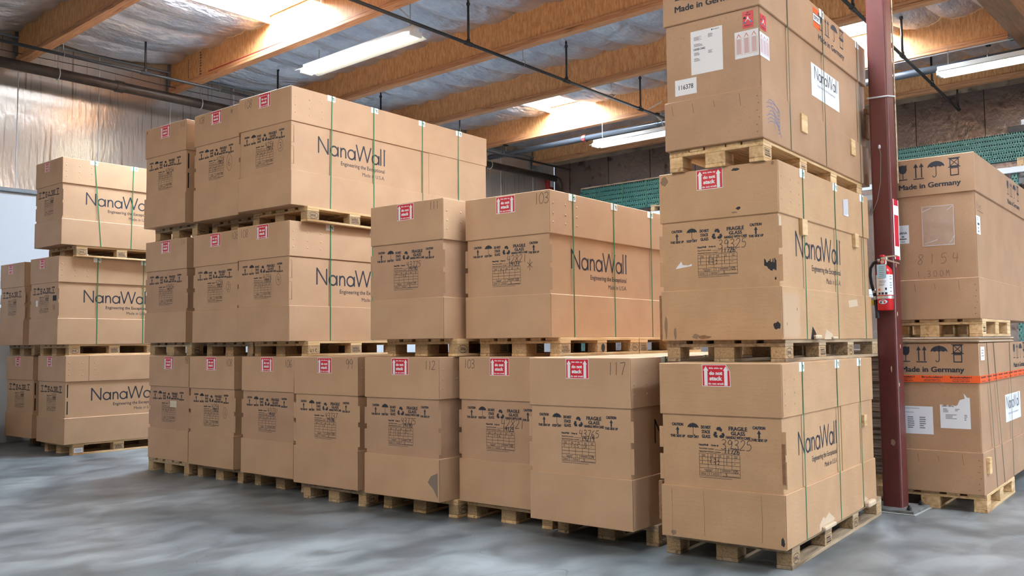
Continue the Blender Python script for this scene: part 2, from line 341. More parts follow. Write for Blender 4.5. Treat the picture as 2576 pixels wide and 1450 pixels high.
class Plane:
    def __init__(s, mb, o, ux, uy, mat='ink', lift=None):
        s.mb = mb; s.o = Vector(o); s.ux = Vector(ux); s.uy = Vector(uy); s.mat = mat; s.n = s.ux.cross(s.uy)
        s.k = 0
    def P(s, q, lift=0.0): return s.o+s.ux*q[0]+s.uy*q[1]+s.n*lift
    def poly(s, pts, mat=None, lift=0.0): s.mb.add([s.P(q, lift) for q in pts], [tuple(range(len(pts)))], mat or s.mat)
    def rect(s, x0, y0, x1, y1, mat=None, lift=0.0): s.poly([(x0, y0), (x1, y0), (x1, y1), (x0, y1)], mat, lift)
    def stroke(s, pts, w, mat=None, lift=0.0, square=False):
        h = w/2
        L, R = [], []
        for i, p in enumerate(pts):
            a = pts[max(i-1, 0)]; b = pts[min(i+1, len(pts)-1)]
            dx, dy = b[0]-a[0], b[1]-a[1]; l = math.hypot(dx, dy) or 1e-9; dx /= l; dy /= l
            m = 1.0
            if 0 < i < len(pts)-1:
                e1 = (p[0]-a[0], p[1]-a[1]); l1 = math.hypot(*e1) or 1e-9
                co = abs(e1[0]/l1*dx+e1[1]/l1*dy); m = min(1/max(co, .35), 2.2)
            L.append((p[0]-dy*h*m, p[1]+dx*h*m)); R.append((p[0]+dy*h*m, p[1]-dx*h*m))
        n = len(pts)
        s.mb.add([s.P(q, lift) for q in L+R], [(i, i+1, n+i+1, n+i) for i in range(n-1)], mat or s.mat)
    def text(s, body, cx, cy, w, h, bold=0.0, mat=None, res=2, lift=0.0, fat=0.0):
        vs, fs, x0, x1, y0, y1 = glyphs(body, bold, res)
        sx = w/(x1-x0); sy = h/(y1-y0)
        for q, (dx, dy) in enumerate(((0, 0), (-1, .4), (1, -.4), (.5, .6), (-.5, -.6)) if fat else ((0, 0),)):
            s.mb.add([s.P((cx+(x-(x0+x1)/2)*sx+dx*fat, cy+(y-(y0+y1)/2)*sy+dy*fat), lift+q*.00002) for x, y in vs], fs, mat or s.mat)
    def hand(s, txt, x, y, h, w, mat='pencil', pitch=.62, slant=.0, lift=0.0):
        for ch in txt:
            for st in DIG.get(ch, []):
                q = smooth_pts(st, 4) if len(st) > 2 else st
                s.stroke([(x+(a*.9+b*slant)*h, y+b*h) for a, b in q], w, mat, lift)
            x += pitch*h*(.7 if ch in ',' else 1)
        return x
    def ring(s, cx, cy, rx, ry, w, mat=None, n=22, lift=0.0):
        s.stroke([(cx+rx*math.cos(2*PI*i/n), cy+ry*math.sin(2*PI*i/n)) for i in range(n+1)], w, mat, lift)
    def disc(s, cx, cy, rx, ry, mat=None, n=16, a0=0, a1=2*PI, lift=0.0):
        s.poly([(cx+rx*math.cos(a0+(a1-a0)*i/n), cy+ry*math.sin(a0+(a1-a0)*i/n)) for i in range(n+(0 if a1-a0 > 6.2 else 1))], mat, lift)
    def arrow(s, cx, y0, y1, hw, sw, mat=None, head=None, lift=0.0):
        hd = head or hw*1.6
        s.poly([(cx-sw, y0), (cx+sw, y0), (cx+sw, y1-hd), (cx-sw, y1-hd)], mat, lift); s.poly([(cx-hw, y1-hd), (cx+hw, y1-hd), (cx, y1)], mat, lift)
    def umbrella(s, cx, cy, w, h, mat=None):
        n = 14; top = [(cx+w/2*math.cos(PI*i/n), cy+h*.12+h*.38*math.sin(PI*i/n)) for i in range(n+1)]
        sc = []
        for q in range(4):
            for i in range(1, 5):
                t = i/4; x = cx-w/2+w*(q+t)/4; sc.append((x, cy+h*.12-h*.0+h*.06*math.sin(PI*t)))
        s.poly(top+[(x, y) for x, y in sc[:-1]], mat)
        s.stroke([(cx, cy+h*.55), (cx, cy-h*.3)], w*.045, mat)
        s.stroke([(cx, cy-h*.3), (cx+.02*w, cy-h*.4), (cx+.07*w, cy-h*.44), (cx+.13*w, cy-h*.42), (cx+.16*w, cy-h*.34)], w*.045, mat)
    def recycle(s, cx, cy, r, mat=None):
        for k in range(3):
            a = PI/2+k*2*PI/3; co, si = math.cos(a), math.sin(a)
            V = lambda q: (cx+r*1.08*math.cos(a+q*2*PI/3), cy-.08*r+r*1.08*math.sin(a+q*2*PI/3))
            L_ = lambda p, q, t: (p[0]+(q[0]-p[0])*t, p[1]+(q[1]-p[1])*t)
            v0, v1, v2 = V(1), V(0), V(-1)
            s.stroke([L_(v0, v1, .64), L_(v0, v1, .86), L_(v1, v2, .14), L_(v1, v2, .3)], r*.44, mat)
            d = ((v2[0]-v1[0])/(r*1.87), (v2[1]-v1[1])/(r*1.87)); b = L_(v1, v2, .29); n = (-d[1], d[0])
            s.poly([(b[0]+n[0]*r*.36, b[1]+n[1]*r*.36), (b[0]-n[0]*r*.36, b[1]-n[1]*r*.36), (b[0]+d[0]*r*.42, b[1]+d[1]*r*.42)], mat)
FRONT = lambda mb, y, mat='ink': Plane(mb, (0, y, 0), (1, 0, 0), (0, 0, 1), mat)
SIDE = lambda mb, x, mat='ink': Plane(mb, (x, 0, 0), (0, 1, 0), (0, 0, 1), mat)
def logo(pl, x, z, k=1.0, w=.017, mat='ink', tagline=True):
    S = lambda pts: pl.stroke([(x+a*k, z+b*k) for a, b in pts], w*k, mat)
    S([(.006, 0), (.006, .165)]); S([(.006, .16), (.126, .004)]); S([(.126, 0), (.126, .16)])
    def a_(cx):
        pl.ring(x+cx*k, z+.05*k, .046*k, .047*k, w*k, mat); S([(cx+.05, 0), (cx+.05, .1)])
    a_(.205)
    S([(.292, 0), (.292, .1)]); S([(.292, .055), (.3, .08), (.315, .093), (.332, .095), (.348, .085), (.356, .062), (.357, 0)])
    a_(.432)
    S([(.498, .165), (.547, .0)]); S([(.545, .004), (.6, .165)]); S([(.6, .165), (.652, .0)]); S([(.65, .004), (.702, .165)])
    a_(.765)
    S([(.842, 0), (.842, .178)]); S([(.892, 0), (.892, .178)])
    pl.ring(x+.908*k, z+.166*k, .006*k, .006*k, .0025*k, mat, 10)
    if tagline:
        pl.text('Engineering the Exceptional', x+.595*k, z-.064*k, .605*k, .052*k, .010, mat, 3)
        pl.text('Made in U.S.A.', x+.74*k, z-.130*k, .316*k, .038*k, .0, mat, 3)

# ------------------------------------------------------------------ building shell
XW, YB, XE, YF = -14.4, 18.1, 9.5, -9.0
S_ = 2.4384; Y0 = 5.0984
HB = lambda y: 5.6437+.0157*y
YK = lambda k: Y0+S_*k
mb = MB(); mb.box(XW-.3, XE+.3, YF-.3, YB+.3, -.2, 0, 'concrete'); struct(mb.build('floor'))
mb = MB(); mb.box(XW-.3, XE+.3, YF-.3, YB+.3, 6.95, 7.1, 'wall_grey'); ceil = struct(mb.build('ceiling'))
# left wall: white lower part, trim, foil-faced insulation, board ledger
mb = MB()
mb.box(XW-.25, XW, YF, YB, 0, 3.78, 'wall_white')
mb.box(XW-.25, XW-.02, YF, YB, 3.78, 6.12, 'wall_foil')
mb.box(XW-.25, XW+.03, YF, YB, 6.12, 6.95, 'ledger_board')
wl = struct(mb.build('wall_left'))
mb = MB(); mb.box(XW, XW+.05, YF, YB, 3.74, 3.80, 'trim_grey', .008); struct(mb.build('trim_1'))
mb = MB()
for k in range(22):
    y = YF+.6+1.22*k; mb.box(XW-.021, XW-.012, y, y+.012, 3.8, 6.12, 'steel_white')
mb.build('panel_joint', wl)
mb = MB()
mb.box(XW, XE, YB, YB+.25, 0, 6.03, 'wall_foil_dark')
mb.box(XW, XE, YB-.04, YB+.25, 6.03, 6.95, 'ledger_board')
wb = struct(mb.build('wall_back'))
mb = MB()
for k in range(20): mb.box(XW+.5+1.22*k, XW+.51+1.22*k, YB-.008, YB+.01, 0, 6.03, 'bolt_dark')
mb.build('panel_joint', wb)
# front wall behind the camera, and the right wall with its open dock doors
mb = MB(); mb.box(XW, XE, YF-.25, YF, 0, 6.95, 'wall_grey'); struct(mb.build('wall_front'))
mb = MB()
DOORS = [(5.5, 9.1)]
ys = [YF]+[v for d in DOORS for v in d]+[YB]
for i in range(0, len(ys), 2): mb.box(XE, XE+.25, ys[i], ys[i+1], 0, 6.95, 'wall_grey')
for a, b in DOORS: mb.box(XE, XE+.25, a, b, 4.3, 6.95, 'wall_grey')
struct(mb.build('wall_right'))
for i, (a, b) in enumerate(DOORS):
    mb = MB(); mb.box(XE+.05, XE+.2, a, a+.1, 0, 4.3, 'steel_grey'); mb.box(XE+.05, XE+.2, b-.1, b, 0, 4.3, 'steel_grey'); mb.box(XE+.05, XE+.2, a, b, 4.2, 4.3, 'steel_grey')
    d = struct(mb.build('door_%d' % (i+1)))
    ld = bpy.data.lights.new('dock_daylight', 'AREA'); ld.shape = 'RECTANGLE'; ld.size = 4.1; ld.size_y = b-a-.2
    ld.energy = DOOR_E*(b-a)*4.1*PI; ld.color = (.86, .93, 1.0)
    lo = bpy.data.objects.new('dock_daylight', ld); C.objects.link(lo); lo.location = (XE+.3, (a+b)/2, 2.12)
    lo.rotation_euler = (0, PI/2, 0)

# beams across the hall, each a flanged strand-board joist
GX0, GX1 = -2.93, -2.60      # the glulam girder that carries their right ends
LB = ['nearest ceiling beam, crossing the upper left corner above the black wall pipes', 'ceiling beam lit white by the skylight, ending on the left wall with stencilled lettering',
      'ceiling beam just behind the yellow-lit tube light', 'ceiling beam between the hanging tube light and the far skylight', 'ceiling beam lit white by the far skylight, grey pipe under it',
      'farthest ceiling beam, along the dark back wall']
def beam(k, x0, x1, label, mark=False):
    y = YK(k)-.07; z = HB(YK(k))
    b = thing('ceiling_beam', label, 'beam', (0, 0, 0), 0, 'strand-board ceiling beams')
    m = MB(); m.box(x0, x1, y-.035, y+.035, z+.085, z+.72, 'strand_board')
    if mark:
        pl = Plane(m, (0, y-.0362, 0), (0, 0, -1), (1, 0, 0), 'ink_light')
        [pl.rect(-(z+.5)+q*.045, -13.38, -(z+.5)+q*.045+.026, -13.32-.02*(q % 3 == 0)) for q in range(9)]; [pl.rect(-(z+.45)+q*.03, -13.76, -(z+.45)+q*.03+.018, -13.73) for q in range(11)]
        m2 = Plane(m, (0, y-.0362, 0), (1, 0, 0), (0, 0, 1), 'red_paint'); m2.rect(-13.1, z+.10, -11.0, z+.125)
    m.build('web', b)
    m = MB()
    m.box(x0, x1, y-.07, y+.07, z, z+.045, 'beam_flange', .004); m.box(x0, x1, y-.066, y+.066, z+.047, z+.09, 'beam_flange', .004)
    m.build('bottom_flange', b)
    m = MB(); m.box(x0-.001, x0+.012, y-.085, y+.085, z-.1, z+.6, 'steel_grey'); m.build('end_hanger', b)
    if x1 < 0:
        m = MB(); m.box(x1-.06, x1, y-.09, y+.09, z-.012, z+.3, 'steel_plate'); m.build('joist_hanger', b)
for k in range(6): beam(k, XW+.03, GX0-.005, LB[k], k == 1)
mb = MB(); mb.box(GX0, GX1, .2, YB-.05, 5.84, 6.16, 'girder_wood', .006)
for dz in (.1, .2): mb.box(GX0-.001, GX1+.001, .2, YB-.05, 5.84+dz, 5.843+dz, 'beam_flange')
tag(mb.build('girder'), 'dark glued timber girder at the upper right corner, beams hung from it', 'girder')
mb = MB()
for k in range(-6, 6):
    if k >= 0:
        y = YK(k)-.07; z = HB(YK(k)); mb.box(GX1, XE, y-.05, y+.05, z, z+.7, 'strand_board')
    else:
        y = YK(k)-.07; z = HB(YK(k)); mb.box(XW+.03, XE, y-.05, y+.05, z, z+.7, 'strand_board')
struct(mb.build('trim_2'))

# skylights: white curbs with a bright translucent panel
SKX = {0: [(-11.32, -10.1), (-4.35, -3.15), (2.2, 3.4)], 3: [(-11.8, -10.65), (-5.85, -4.66), (.6, 1.8), (6.4, 7.6)],
       -3: [(3.4, 4.6)]}
n_ = 0
for k, xs in SKX.items():
    y0, y1 = YK(k)-.02, YK(k+1)-.12; z = HB(YK(k)+1.2)+.58
    for a, b in xs:
        n_ += 1
        m = MB()
        m.box(a-.03, a, y0, y1, z-.10, z+.30, 'curb_white'); m.box(b, b+.03, y0, y1, z-.10, z+.30, 'curb_white')
        m.box(a, b, y0, y0+.03, z+.02, z+.30, 'curb_white'); m.box(a, b, y1-.03, y1, z+.02, z+.30, 'curb_white')
        w = struct(m.build('window_%d' % n_))
        m = MB(); m.box(a, b, y0+.03, y1-.03, z+.28, z+.295, 'skylight_panel'); m.build('pane', w)

# foil-faced insulation between the beams, sagging in pillows between its seams
PH = {-1: -13.4, 0: -13.17, 1: -12.82, 2: -12.31, 3: -13.08, 4: -12.7, 5: -13.0}
rnd = random.Random(3)
def quilt(k):
    P_ = .61; ya, yb = YK(k)-.03, min(YK(k+1)-.11, YB-.06)
    if k == -1: pass
    x0, x1 = XW+.06, GX0-.02
    holes = SKX.get(k, [])
    segs = []; cur = x0
    for a, b in holes:
        if a > x1: break
        segs.append((cur, a-.03)); cur = b+.03
    if cur < x1: segs.append((cur, x1))
    for a, b in segs:
        m = MB(); nx = max(8, int((b-a)/.04)); ny = 22; vs = []
        for i in range(nx+1):
            x = a+(b-a)*i/nx; q = (x-PH[k])/P_; t = q-math.floor(q); pid = int(math.floor(q))
            rr = random.Random(pid*31+k*7); amp = .075+.045*rr.random(); mid = .10+.07*rr.random(); ph = rr.random()*6
            s_ = (1-(2*t-1)**2); s_ = s_**.6 if s_ > 0 else 0
            for j in range(ny+1):
                v = j/ny; y = ya+(yb-ya)*v
                z = HB(y)+.585-s_*(amp+mid*math.sin(PI*v)**.8)-.03*math.sin(PI*v)
                f = 1-abs(2*v-1); e = abs(2*v-1)
                z += (1-abs(2*t-1)*.4)*.010*math.sin(y*38+ph+4*math.sin(x*3+ph))*e + .007*math.sin(x*37+y*11+ph)*s_ + .006*math.sin(y*57+x*29+ph)*abs(2*t-1)
                vs.append((x, y, z))
        fs = [(i*(ny+1)+j, (i+1)*(ny+1)+j, (i+1)*(ny+1)+j+1, i*(ny+1)+j+1) for i in range(nx) for j in range(ny)]
        m.add(vs, fs, 'foil'); m.build('insulation_quilt', ceil, smooth=True)
for k in range(-1, 6): quilt(k)
mb = MB()     # plain insulated deck where the photograph does not look
mb.add([(GX1, YF, HB(YF)+.6), (XE, YF, HB(YF)+.6), (XE, YB, HB(YB)+.6), (GX1, YB, HB(YB)+.6)], [(0, 1, 2, 3)], 'foil')
yy = YK(-1)-.05
mb2 = MB()
def deck(m, x0, x1, y0, y1, holes):
    cur = x0
    for a, b in holes+[(x1, x1)]:
        if a > cur: m.add([(cur, y0, HB(y0)+.6), (a, y0, HB(y0)+.6), (a, y1, HB(y1)+.6), (cur, y1, HB(y1)+.6)], [(0, 1, 2, 3)], 'foil')
        cur = b
mb = MB()
for k in range(-6, 6):
    ya, yb = max(YK(k)-.03, YF), min(YK(k+1)-.03, YB)
    hs = [(a-.03, b+.03) for a, b in SKX.get(k, [])]
    deck(mb, XW if k < -1 else GX1, XE, ya, yb, [h for h in hs if k < -1 or h[0] > GX1])
mb.build('insulation_quilt', ceil)

# ------------------------------------------------------------------ pallets
def pallet(label, loc, rot, W=.84, L=1.215, mat='pine', bm='pine_block', rows=3, group='wooden pallets', ink=(), chips=False, deck5=5):
    t = thing('pallet', label, 'pallet', loc, rot, group)
    H = .144; r = random.Random(hash(label) % 9999 if False else sum(map(ord, label)))
    ws = [.145, .1, .145, .1, .145]; gap = (W-sum(ws))/4; x = 0
    for w in ws:
        m = MB(); e = r.uniform(-.006, .006); m.box(x, x+w, e, L+r.uniform(-.006, .006), H-.022, H, mat, .002); m.build('deck_board', t); x += w+gap
    bl = .145
    cy = [bl/2+(L-bl)*i/(rows-1) for i in range(rows)]
    for y in cy:
        m = MB(); m.box(0, W, y-bl/2, y+bl/2, H-.044, H-.0222, mat, .002); m.build('cross_board', t)
    bw = [.1, .145, .1]; cx = [.05, W/2, W-.05]
    for i, (w, xx) in enumerate(zip(bw, cx)):
        m = MB(); m.box(xx-w/2, xx+w/2, .0, L, 0, .022, mat, .002); m.build('bottom_board', t)
    for j, y in enumerate(cy):
        for i, (w, xx) in enumerate(zip(bw, cx)):
            m = MB(); d = r.uniform(-.008, .008)
            m.box(xx-w/2+.001, xx+w/2-.001, y-bl/2+d*.2, y+bl/2+d*.2, .0222, H-.0442, bm, .004)
            if i == 2:
                pl = SIDE(m, xx+w/2+.0006, 'ink_light'); z = .06
                kind = dict(ink).get(j)
                if kind == 'EPAL':
                    pl.ring(y, z, .055, .03, .004, 'pencil'); pl.text('EPAL', y, z, .07, .025, .02, 'pencil')
                elif kind == 'EUR':
                    pl.ring(y, z, .05, .03, .005, 'pencil'); pl.text('EPAL', y, z, .06, .024, .02, 'pencil')
                elif kind == 'stamp':
                    [pl.rect(y-.045+q*.016, z+.004, y-.035+q*.016, z+.018, 'pencil') for q in range(5)]; [pl.rect(y-.05+q*.013, z-.024, y-.042+q*.013, z-.012, 'pencil') for q in range(8)]
                    pl.stroke([(y-.055, z+.027), (y+.04, z+.027), (y+.04, z-.004), (y-.055, z-.004), (y-.055, z+.027)], .003, 'pencil')
                elif kind == 'uic': pl.hand('uic', y-.05, z-.02, .05, .006, 'pencil')
                elif kind == 'black': pl.disc(y+.01, z, .03, .035, 'smudge', 11)
                elif kind == 'label':
                    pl.rect(y-.055, z-.03, y+.055, z+.03, 'paper'); 
                    for q in range(3): pl.rect(y-.045, z-.018+q*.014, y+.045, z-.012+q*.014, 'ink_grey', .0006)
            m.build('block', t)
    return t

# ------------------------------------------------------------------ crates
GCR = 'printed cardboard crates'
def sticker(parent, x, z, w=.19, h=.137, y=0.0, torn=False, mat='sticker_red'):
    m = MB(); pl = FRONT(m, y-.0008, 'sticker_white'); r = FRONT(m, y-.0016, mat); t = FRONT(m, y-.0024, 'sticker_white')
    c = [(x, z), (x+w, z), (x+w, z+h), (x, z+h)]; b = .004
    if torn: c = [(x, z), (x+w, z), (x+w-.004, z+h*.72), (x+w-.03, z+h), (x, z+h)]
    pl.poly(c); ci = [(x+b, z+b), (x+w-b, z+b), (x+w-b-(.004 if torn else 0), z+h*(.72 if torn else 1)-(0 if torn else b))]
    if torn: ci += [(x+w-.032, z+h-b)]
    ci += [(x+b, z+h-b)]
    r.poly(ci)
    for cx in (x+w*.14, x+w*.84): t.arrow(cx, z+.006, z+h-.01, w*.095, w*.058, None, h*.2)
    t.text('this side up', x+w*.49, z+h*.83, w*.49, h*.105, .04); t.text('do not', x+w*.49, z+h*.61, w*.46, h*.17, .05, None, 4)
    t.text('stack', x+w*.49, z+h*.37, w*.45, h*.2, .05, None, 4); t.text('do not crush', x+w*.49, z+h*.13, w*.54, h*.1, .04)
    return m.build('sticker', parent)
def cautions(pl, w, z0):
    """row of handling marks; z0 is the lower rim of the lid"""
    X = lambda f: f*w; up = z0
    for f in (.145, .81):
        pl.text('CAUTION', X(f), up-.064, .078, .018, 0, fat=.0016); pl.arrow(X(f), up-.127, up-.077, .013, .0055, None, .023); pl.text('THIS SIDE UP', X(f), up-.138, .1, .016, 0, fat=.0014)
    pl.umbrella(X(.277), up-.093, .078, .082); pl.text('KEEP DRY', X(.277), up-.138, .076, .016, 0, fat=.0014)
    for i, t in enumerate(('DO NOT', 'STACK', 'GLASS')): pl.text(t, X(.385), up-.075-.0285*i, .064 if i == 0 else .056, .02, 0, fat=.0016)
    pl.recycle(X(.492), up-.105, .037)
    pl.text('FRAGILE', X(.645), up-.076, .118, .024, 0, fat=.0018); pl.text('GLASS', X(.645), up-.105, .09, .022, 0, fat=.0018); pl.text('HANDLE WITH CARE', X(.645), up-.131, .157, .017, 0, fat=.0014)
def form(pl, w, z0, order, sub, cells, pages='105', h1=.05):
    x0, x1 = .325*w, .655*w; W = x1-x0; up = z0
    pl.text('NanaWall', x0+.03, up-.185, .062, .012, 0, fat=.001); pl.text('Order #', x0+.105, up-.186, .048, .012, 0, fat=.001)
    pl.text('NanaWall number', x0+.05, up-.208, .1, .010, .02); pl.stroke([(x0+.105, up-.213), (x1, up-.213)], .002)
    pl.text('NanaWall Solution number', x0+.073, up-.226, .146, .010, .02); pl.stroke([(x0+.15, up-.231), (x1, up-.231)], .002)
    zt, zb = up-.238, up-.378
    cs = [0, .215, .41, .61, .805, 1.0]; rows = [0, .165, .33, .49, .655, .815, 1.0]
    L = lambda a, b: pl.stroke([a, b], .0022)
    zz = lambda f: zt+(zb-zt)*f
    for r in rows: L((x0, zz(r)), (x1, zz(r)))
    L((x0, zt), (x0, zb)); L((x1, zt), (x1, zb))
    for c in cs[1:-1]: L((x0+W*c, zt), (x0+W*c, zz(.655)))
    for c, a, b in ((.41, .655, .815), (.53, .655, 1.0), (.8, .655, .815), (.2, .815, 1.0), (.3, .815, 1.0)): L((x0+W*c, zz(a)), (x0+W*c, zz(b)))
    for i in range(5):
        for q in (0, 1): pl.rect(x0+W*(cs[i]+.06), zz(.06+q*.06)-.002, x0+W*(cs[i+1]-.06), zz(.06+q*.06)+.001)
    for xa, xb, f in ((.12, .33, .72), (.15, .3, .775), (.56, .77, .7), (.56, .77, .75), (.03, .17, .88), (.03, .17, .94), (.33, .5, .88), (.33, .5, .94), (.56, .98, .96)): pl.rect(x0+W*xa, zz(f)-.002, x0+W*xb, zz(f)+.001)
    pl.rect(x0, zb-.012, x0+W*.8, zb-.0095)
    pl.hand(order, x0+.145, up-.207, h1, .0042, 'pencil', .66, .12); pl.hand(sub, x0+.165, up-.232, .034, .005, 'ink', .62, .1)
    for i, row in enumerate(cells):
        for j, c in enumerate(row): pl.hand(c, x0+W*(cs[j]+.05), zz(.31+.16*i), .02, .0032, 'pencil', .7)
    pl.hand('1', x0+W*.44, zz(.8), .02, .0032); pl.hand(pages, x0+W*.82, zz(.8), .02, .0036); pl.hand('1', x0+W*.22, zz(.98), .02, .0032); pl.hand('3', x0+W*.64, zz(.97), .02, .0034)
def strap(parent, y, w, H, lean=0.0, mat='strap_green', low=.003, wd=.013, front=False):
    """closed band round the crate and under its deck boards"""
    m = MB(); e = .0035; a = .004
    P = [(-a, low), (w+a, low), (w+a, H+.0008), (-a, H+.0008)]; dy = [lean, lean, 0, 0]
    n = 4; vs = []
    for (x, z), d in zip(P, dy):
        for yy in (y+d-wd/2, y+d+wd/2): vs.append((x, yy, z))
    c = (w/2, H/2)
    for (x, z), d in zip(P, dy):
        xi = x+(.0012 if x < c[0] else -.0012); zi = z+(.0012 if z < c[1] else -.0012)
        for yy in (y+d-wd/2, y+d+wd/2): vs.append((xi, yy, zi))
    fs = []
    for i in range(4):
        j = (i+1) % 4
        fs += [(2*i, 2*j, 2*j+1, 2*i+1), (8+2*i, 8+2*i+1, 8+2*j+1, 8+2*j), (2*i, 8+2*i, 8+2*j, 2*j), (2*i+1, 2*j+1, 8+2*j+1, 8+2*i+1)]
    m.add(vs, fs, mat); return m.build('strap', parent)
def protector(parent, y, w, H, sz=(.1, .058), left=True, k=0):
    for x, sg in ((w, 1),) + (((0, -1),) if left else ()):
        m = MB(); t = .0022; a, h = sz; yy = y+(.012 if k % 2 else -.008)
        xs = sorted((x+sg*.0004, x+sg*t)); m.box(xs[0], xs[1], yy-a/2, yy+a/2, H-h, H+.0005, 'plastic_white')
        xs = sorted((x, x-sg*.06)); m.box(xs[0], xs[1], yy-a/2, yy+a/2, H+.0002, H+.0005, 'plastic_white')
        if sg > 0:
            pl = SIDE(m, x+t+.0006, 'print_green'); r = random.Random(k*5+int(y*100))
            cx = yy+a*.22; 
            pl.stroke([(cx-.012, H-.012), (cx+.004, H-.03), (cx+.01, H-.046)], .006); pl.stroke([(cx+.012, H-.014), (cx-.004, H-.028)], .005); pl.ring(cx+.01, H-.03, .007, .009, .004)
        m.build('corner_protector', parent)
def dimples(m, x, w_, zs, ys, mat):
    for y in ys:
        for z in zs:
            n = 8; vs = [(x+.004, y, z)]+[(x+.0003, y+.011*math.cos(2*PI*i/n), z+.011*math.sin(2*PI*i/n)) for i in range(n)]
            m.add(vs, [(0, 1+i, 1+(i+1) % n) for i in range(n)], mat)
def crate(label, loc, rot, w, H, d=2.93, lid=None, tray=None, mat='kraft', nums=(), order='', sub='', cells=(), circ=None, straps=(), logo_at=None, tabs='tab',
          st=(.385, .0), stsz=(.19, .137), seam=None, protect=True, lean=(), torn=False, h1=.05, pages='105', stmat='sticker_red', extra=None, group=GCR, logok=1.0, smat=None):
    t = thing('cardboard_crate', label, 'crate', loc, rot, group)
    lid = lid or .296*H; tray = tray or .296*H; zl = H-lid; i_ = .012
    # lid: a shallow inverted tray, its corners folded and stapled
    m = MB(); m.box(0, w, 0, d, zl, H, mat, .004)
    for xx in (.0,): m.box(w-.0005, w+.0012, .003, .006, zl+.01, H-.01, 'kraft_edge')
    dimples(m, w, w, (H-.1, H-.18, H-.25), (.05, .22, .38), mat)
    pl = FRONT(m, -.0008, 'pencil')
    for txt, f, dz, h in nums: pl.hand(txt, f*w, H-dz-h, h, .0042, 'pencil', .55, .05)
    if extra: extra(m, w, H, zl, tray, 'lid')
    L = m.build('lid', t)
    sticker(L, st[0]*w, H-.008-st[1]-stsz[1], stsz[0], stsz[1], 0, torn, stmat)
    # sleeve: the tall middle panel ring with its interlocking corner tabs
    lidm = mat; mat = smat or mat
    m = MB(); m.box(i_, w-i_, i_, d-i_, tray-.04, zl+.04, mat, .003)
    hz = zl-tray
    if tabs == 'tab':
        for a, b in ((.52, .82), (.07, .43)):
            za, zb = tray+hz*a, tray+hz*b
            m.box(w-i_-.002, w+.012, i_-.0005, i_+.007, za, zb, mat, .001); m.box(-.012, i_+.002, i_-.0005, i_+.007, za, zb, mat, .001)
    elif tabs == 'slot':
        for a, b in ((.56, .92), (.12, .48)):
            za, zb = tray+hz*a, tray+hz*b; y = i_+.03
            s = SIDE(m, w-i_+.0012, 'kraft_edge'); s.stroke([(y-.025, za), (y, za), (y, zb), (y-.025, zb)], .004)
    elif tabs == 'dark':
        for a, b in ((.56, .92), (.1, .46)):
            za, zb = tray+hz*a, tray+hz*b
            SIDE(m, w-i_+.0012).rect(i_+.02, za, i_+.035, zb, 'dark_gap')
    if seam: m.box(w-i_-.001, w-i_+.005, seam, d-i_, tray-.03, zl+.03, mat)
    pl = FRONT(m, i_-.0009, 'ink'); cautions(pl, w, zl)
    if order: form(pl, w, zl, order, sub, cells, pages, h1)
    if circ:
        cx, cz, rx, rz, ch, hh = circ
        pl.ring(cx*w, zl-cz, rx, rz, .0032, 'pencil'); pl.hand(ch, cx*w-hh*.28, zl-cz-hh/2, hh, .0042, 'pencil')
    if logo_at is not None: logo(SIDE(m, w-i_+.0009), logo_at, tray+(.546-.337)*H/1.141, H/1.141*logok)
    if extra: extra(m, w, H, zl, tray, 'sleeve')
    m.build('sleeve', t)
    mat = lidm
    m = MB(); m.box(-.002, w+.002, -.002, d+.002, 0, tray, mat, .004); m.box(w+.0018, w+.0032, .0, .004, .01, tray-.004, 'kraft_edge')
    if extra: extra(m, w, H, zl, tray, 'tray')
    m.build('tray', t)
    for k, y in enumerate(straps):
        strap(t, y, w, H, lean[k] if k < len(lean) else 0)
        if protect: protector(L, y, w, H, k=k)
    return t
P_ = .144
def plc(loc, rot, px, py, dz=0):
    """point of the crate frame in the room"""
    c, s = math.cos(rot), math.sin(rot)
    return (loc[0]+px*c-py*s, loc[1]+px*s+py*c, dz)
def stack(label, plabel, loc, rot, w, H, pal=(0, .17), ink=((0, 'EPAL'), (1, 'stamp'), (2, 'EUR')), pmat='pine', pbm='pine_block', rear=None, PW=None, PL=1.215, rows=3, **kw):
    crate(label, loc, rot, w, H, **kw)
    pw = PW or .84; ox = (w-pw)/2+pal[0]
    pallet(plabel, plc(loc, rot, ox, pal[1], loc[2]-P_), rot, pw, PL, pmat, pbm, rows, ink=ink)
    if rear: pallet(rear, plc(loc, rot, ox, pal[1]+PL+.012, loc[2]-P_), rot, pw, PL, pmat, pbm, rows, ink=ink)

def z2(h): return P_+h+P_
H1 = 1.143
def bot(lb, pl, x, y, rot, w, H=H1, **kw): stack(lb, pl, (x, y, P_), rot, w, H, **kw)
one = [['1', '1-1', '1', '1', '-']]
# --- bottom row, left to right
bot('bottom-row crate at the left end, small pale label stuck over its form', 'wooden pallet under the crate at the left end of the bottom row', -9.822, 4.876, .039, .829, smat='kraft_mauve', nums=[('98', .9, .012, .07)], order='43456', sub='14111', cells=one, pal=(.02, .0), pmat='pine_grey', d=2.9,
    extra=lambda m, w, H, zl, tr, part: FRONT(m, .0103, 'tag_pale').rect(.53*w, zl-.225, .69*w, zl-.155) if part == 'sleeve' else None)
bot('bottom-row crate with a circled 1 on its front and 108 on the lid', 'wooden pallet under the crate with the circled 1', -8.907, 4.868, .038, .832, nums=[('108', .82, .03, .07)], order='4254', sub='13012', cells=one, circ=(.79, .24, .034, .055, '1', .06), pal=(.02, .1), pmat='pine_grey', d=2.9)
bot('bottom-row crate with 106 pencilled on its lid', 'wooden pallet under the crate marked 106', -7.896, 4.874, .040, .836, smat='kraft_mauve', nums=[('106', .83, .03, .07)], order='43731', sub='14161', cells=one, pal=(.02, .15), pmat='pine_grey', d=2.9)
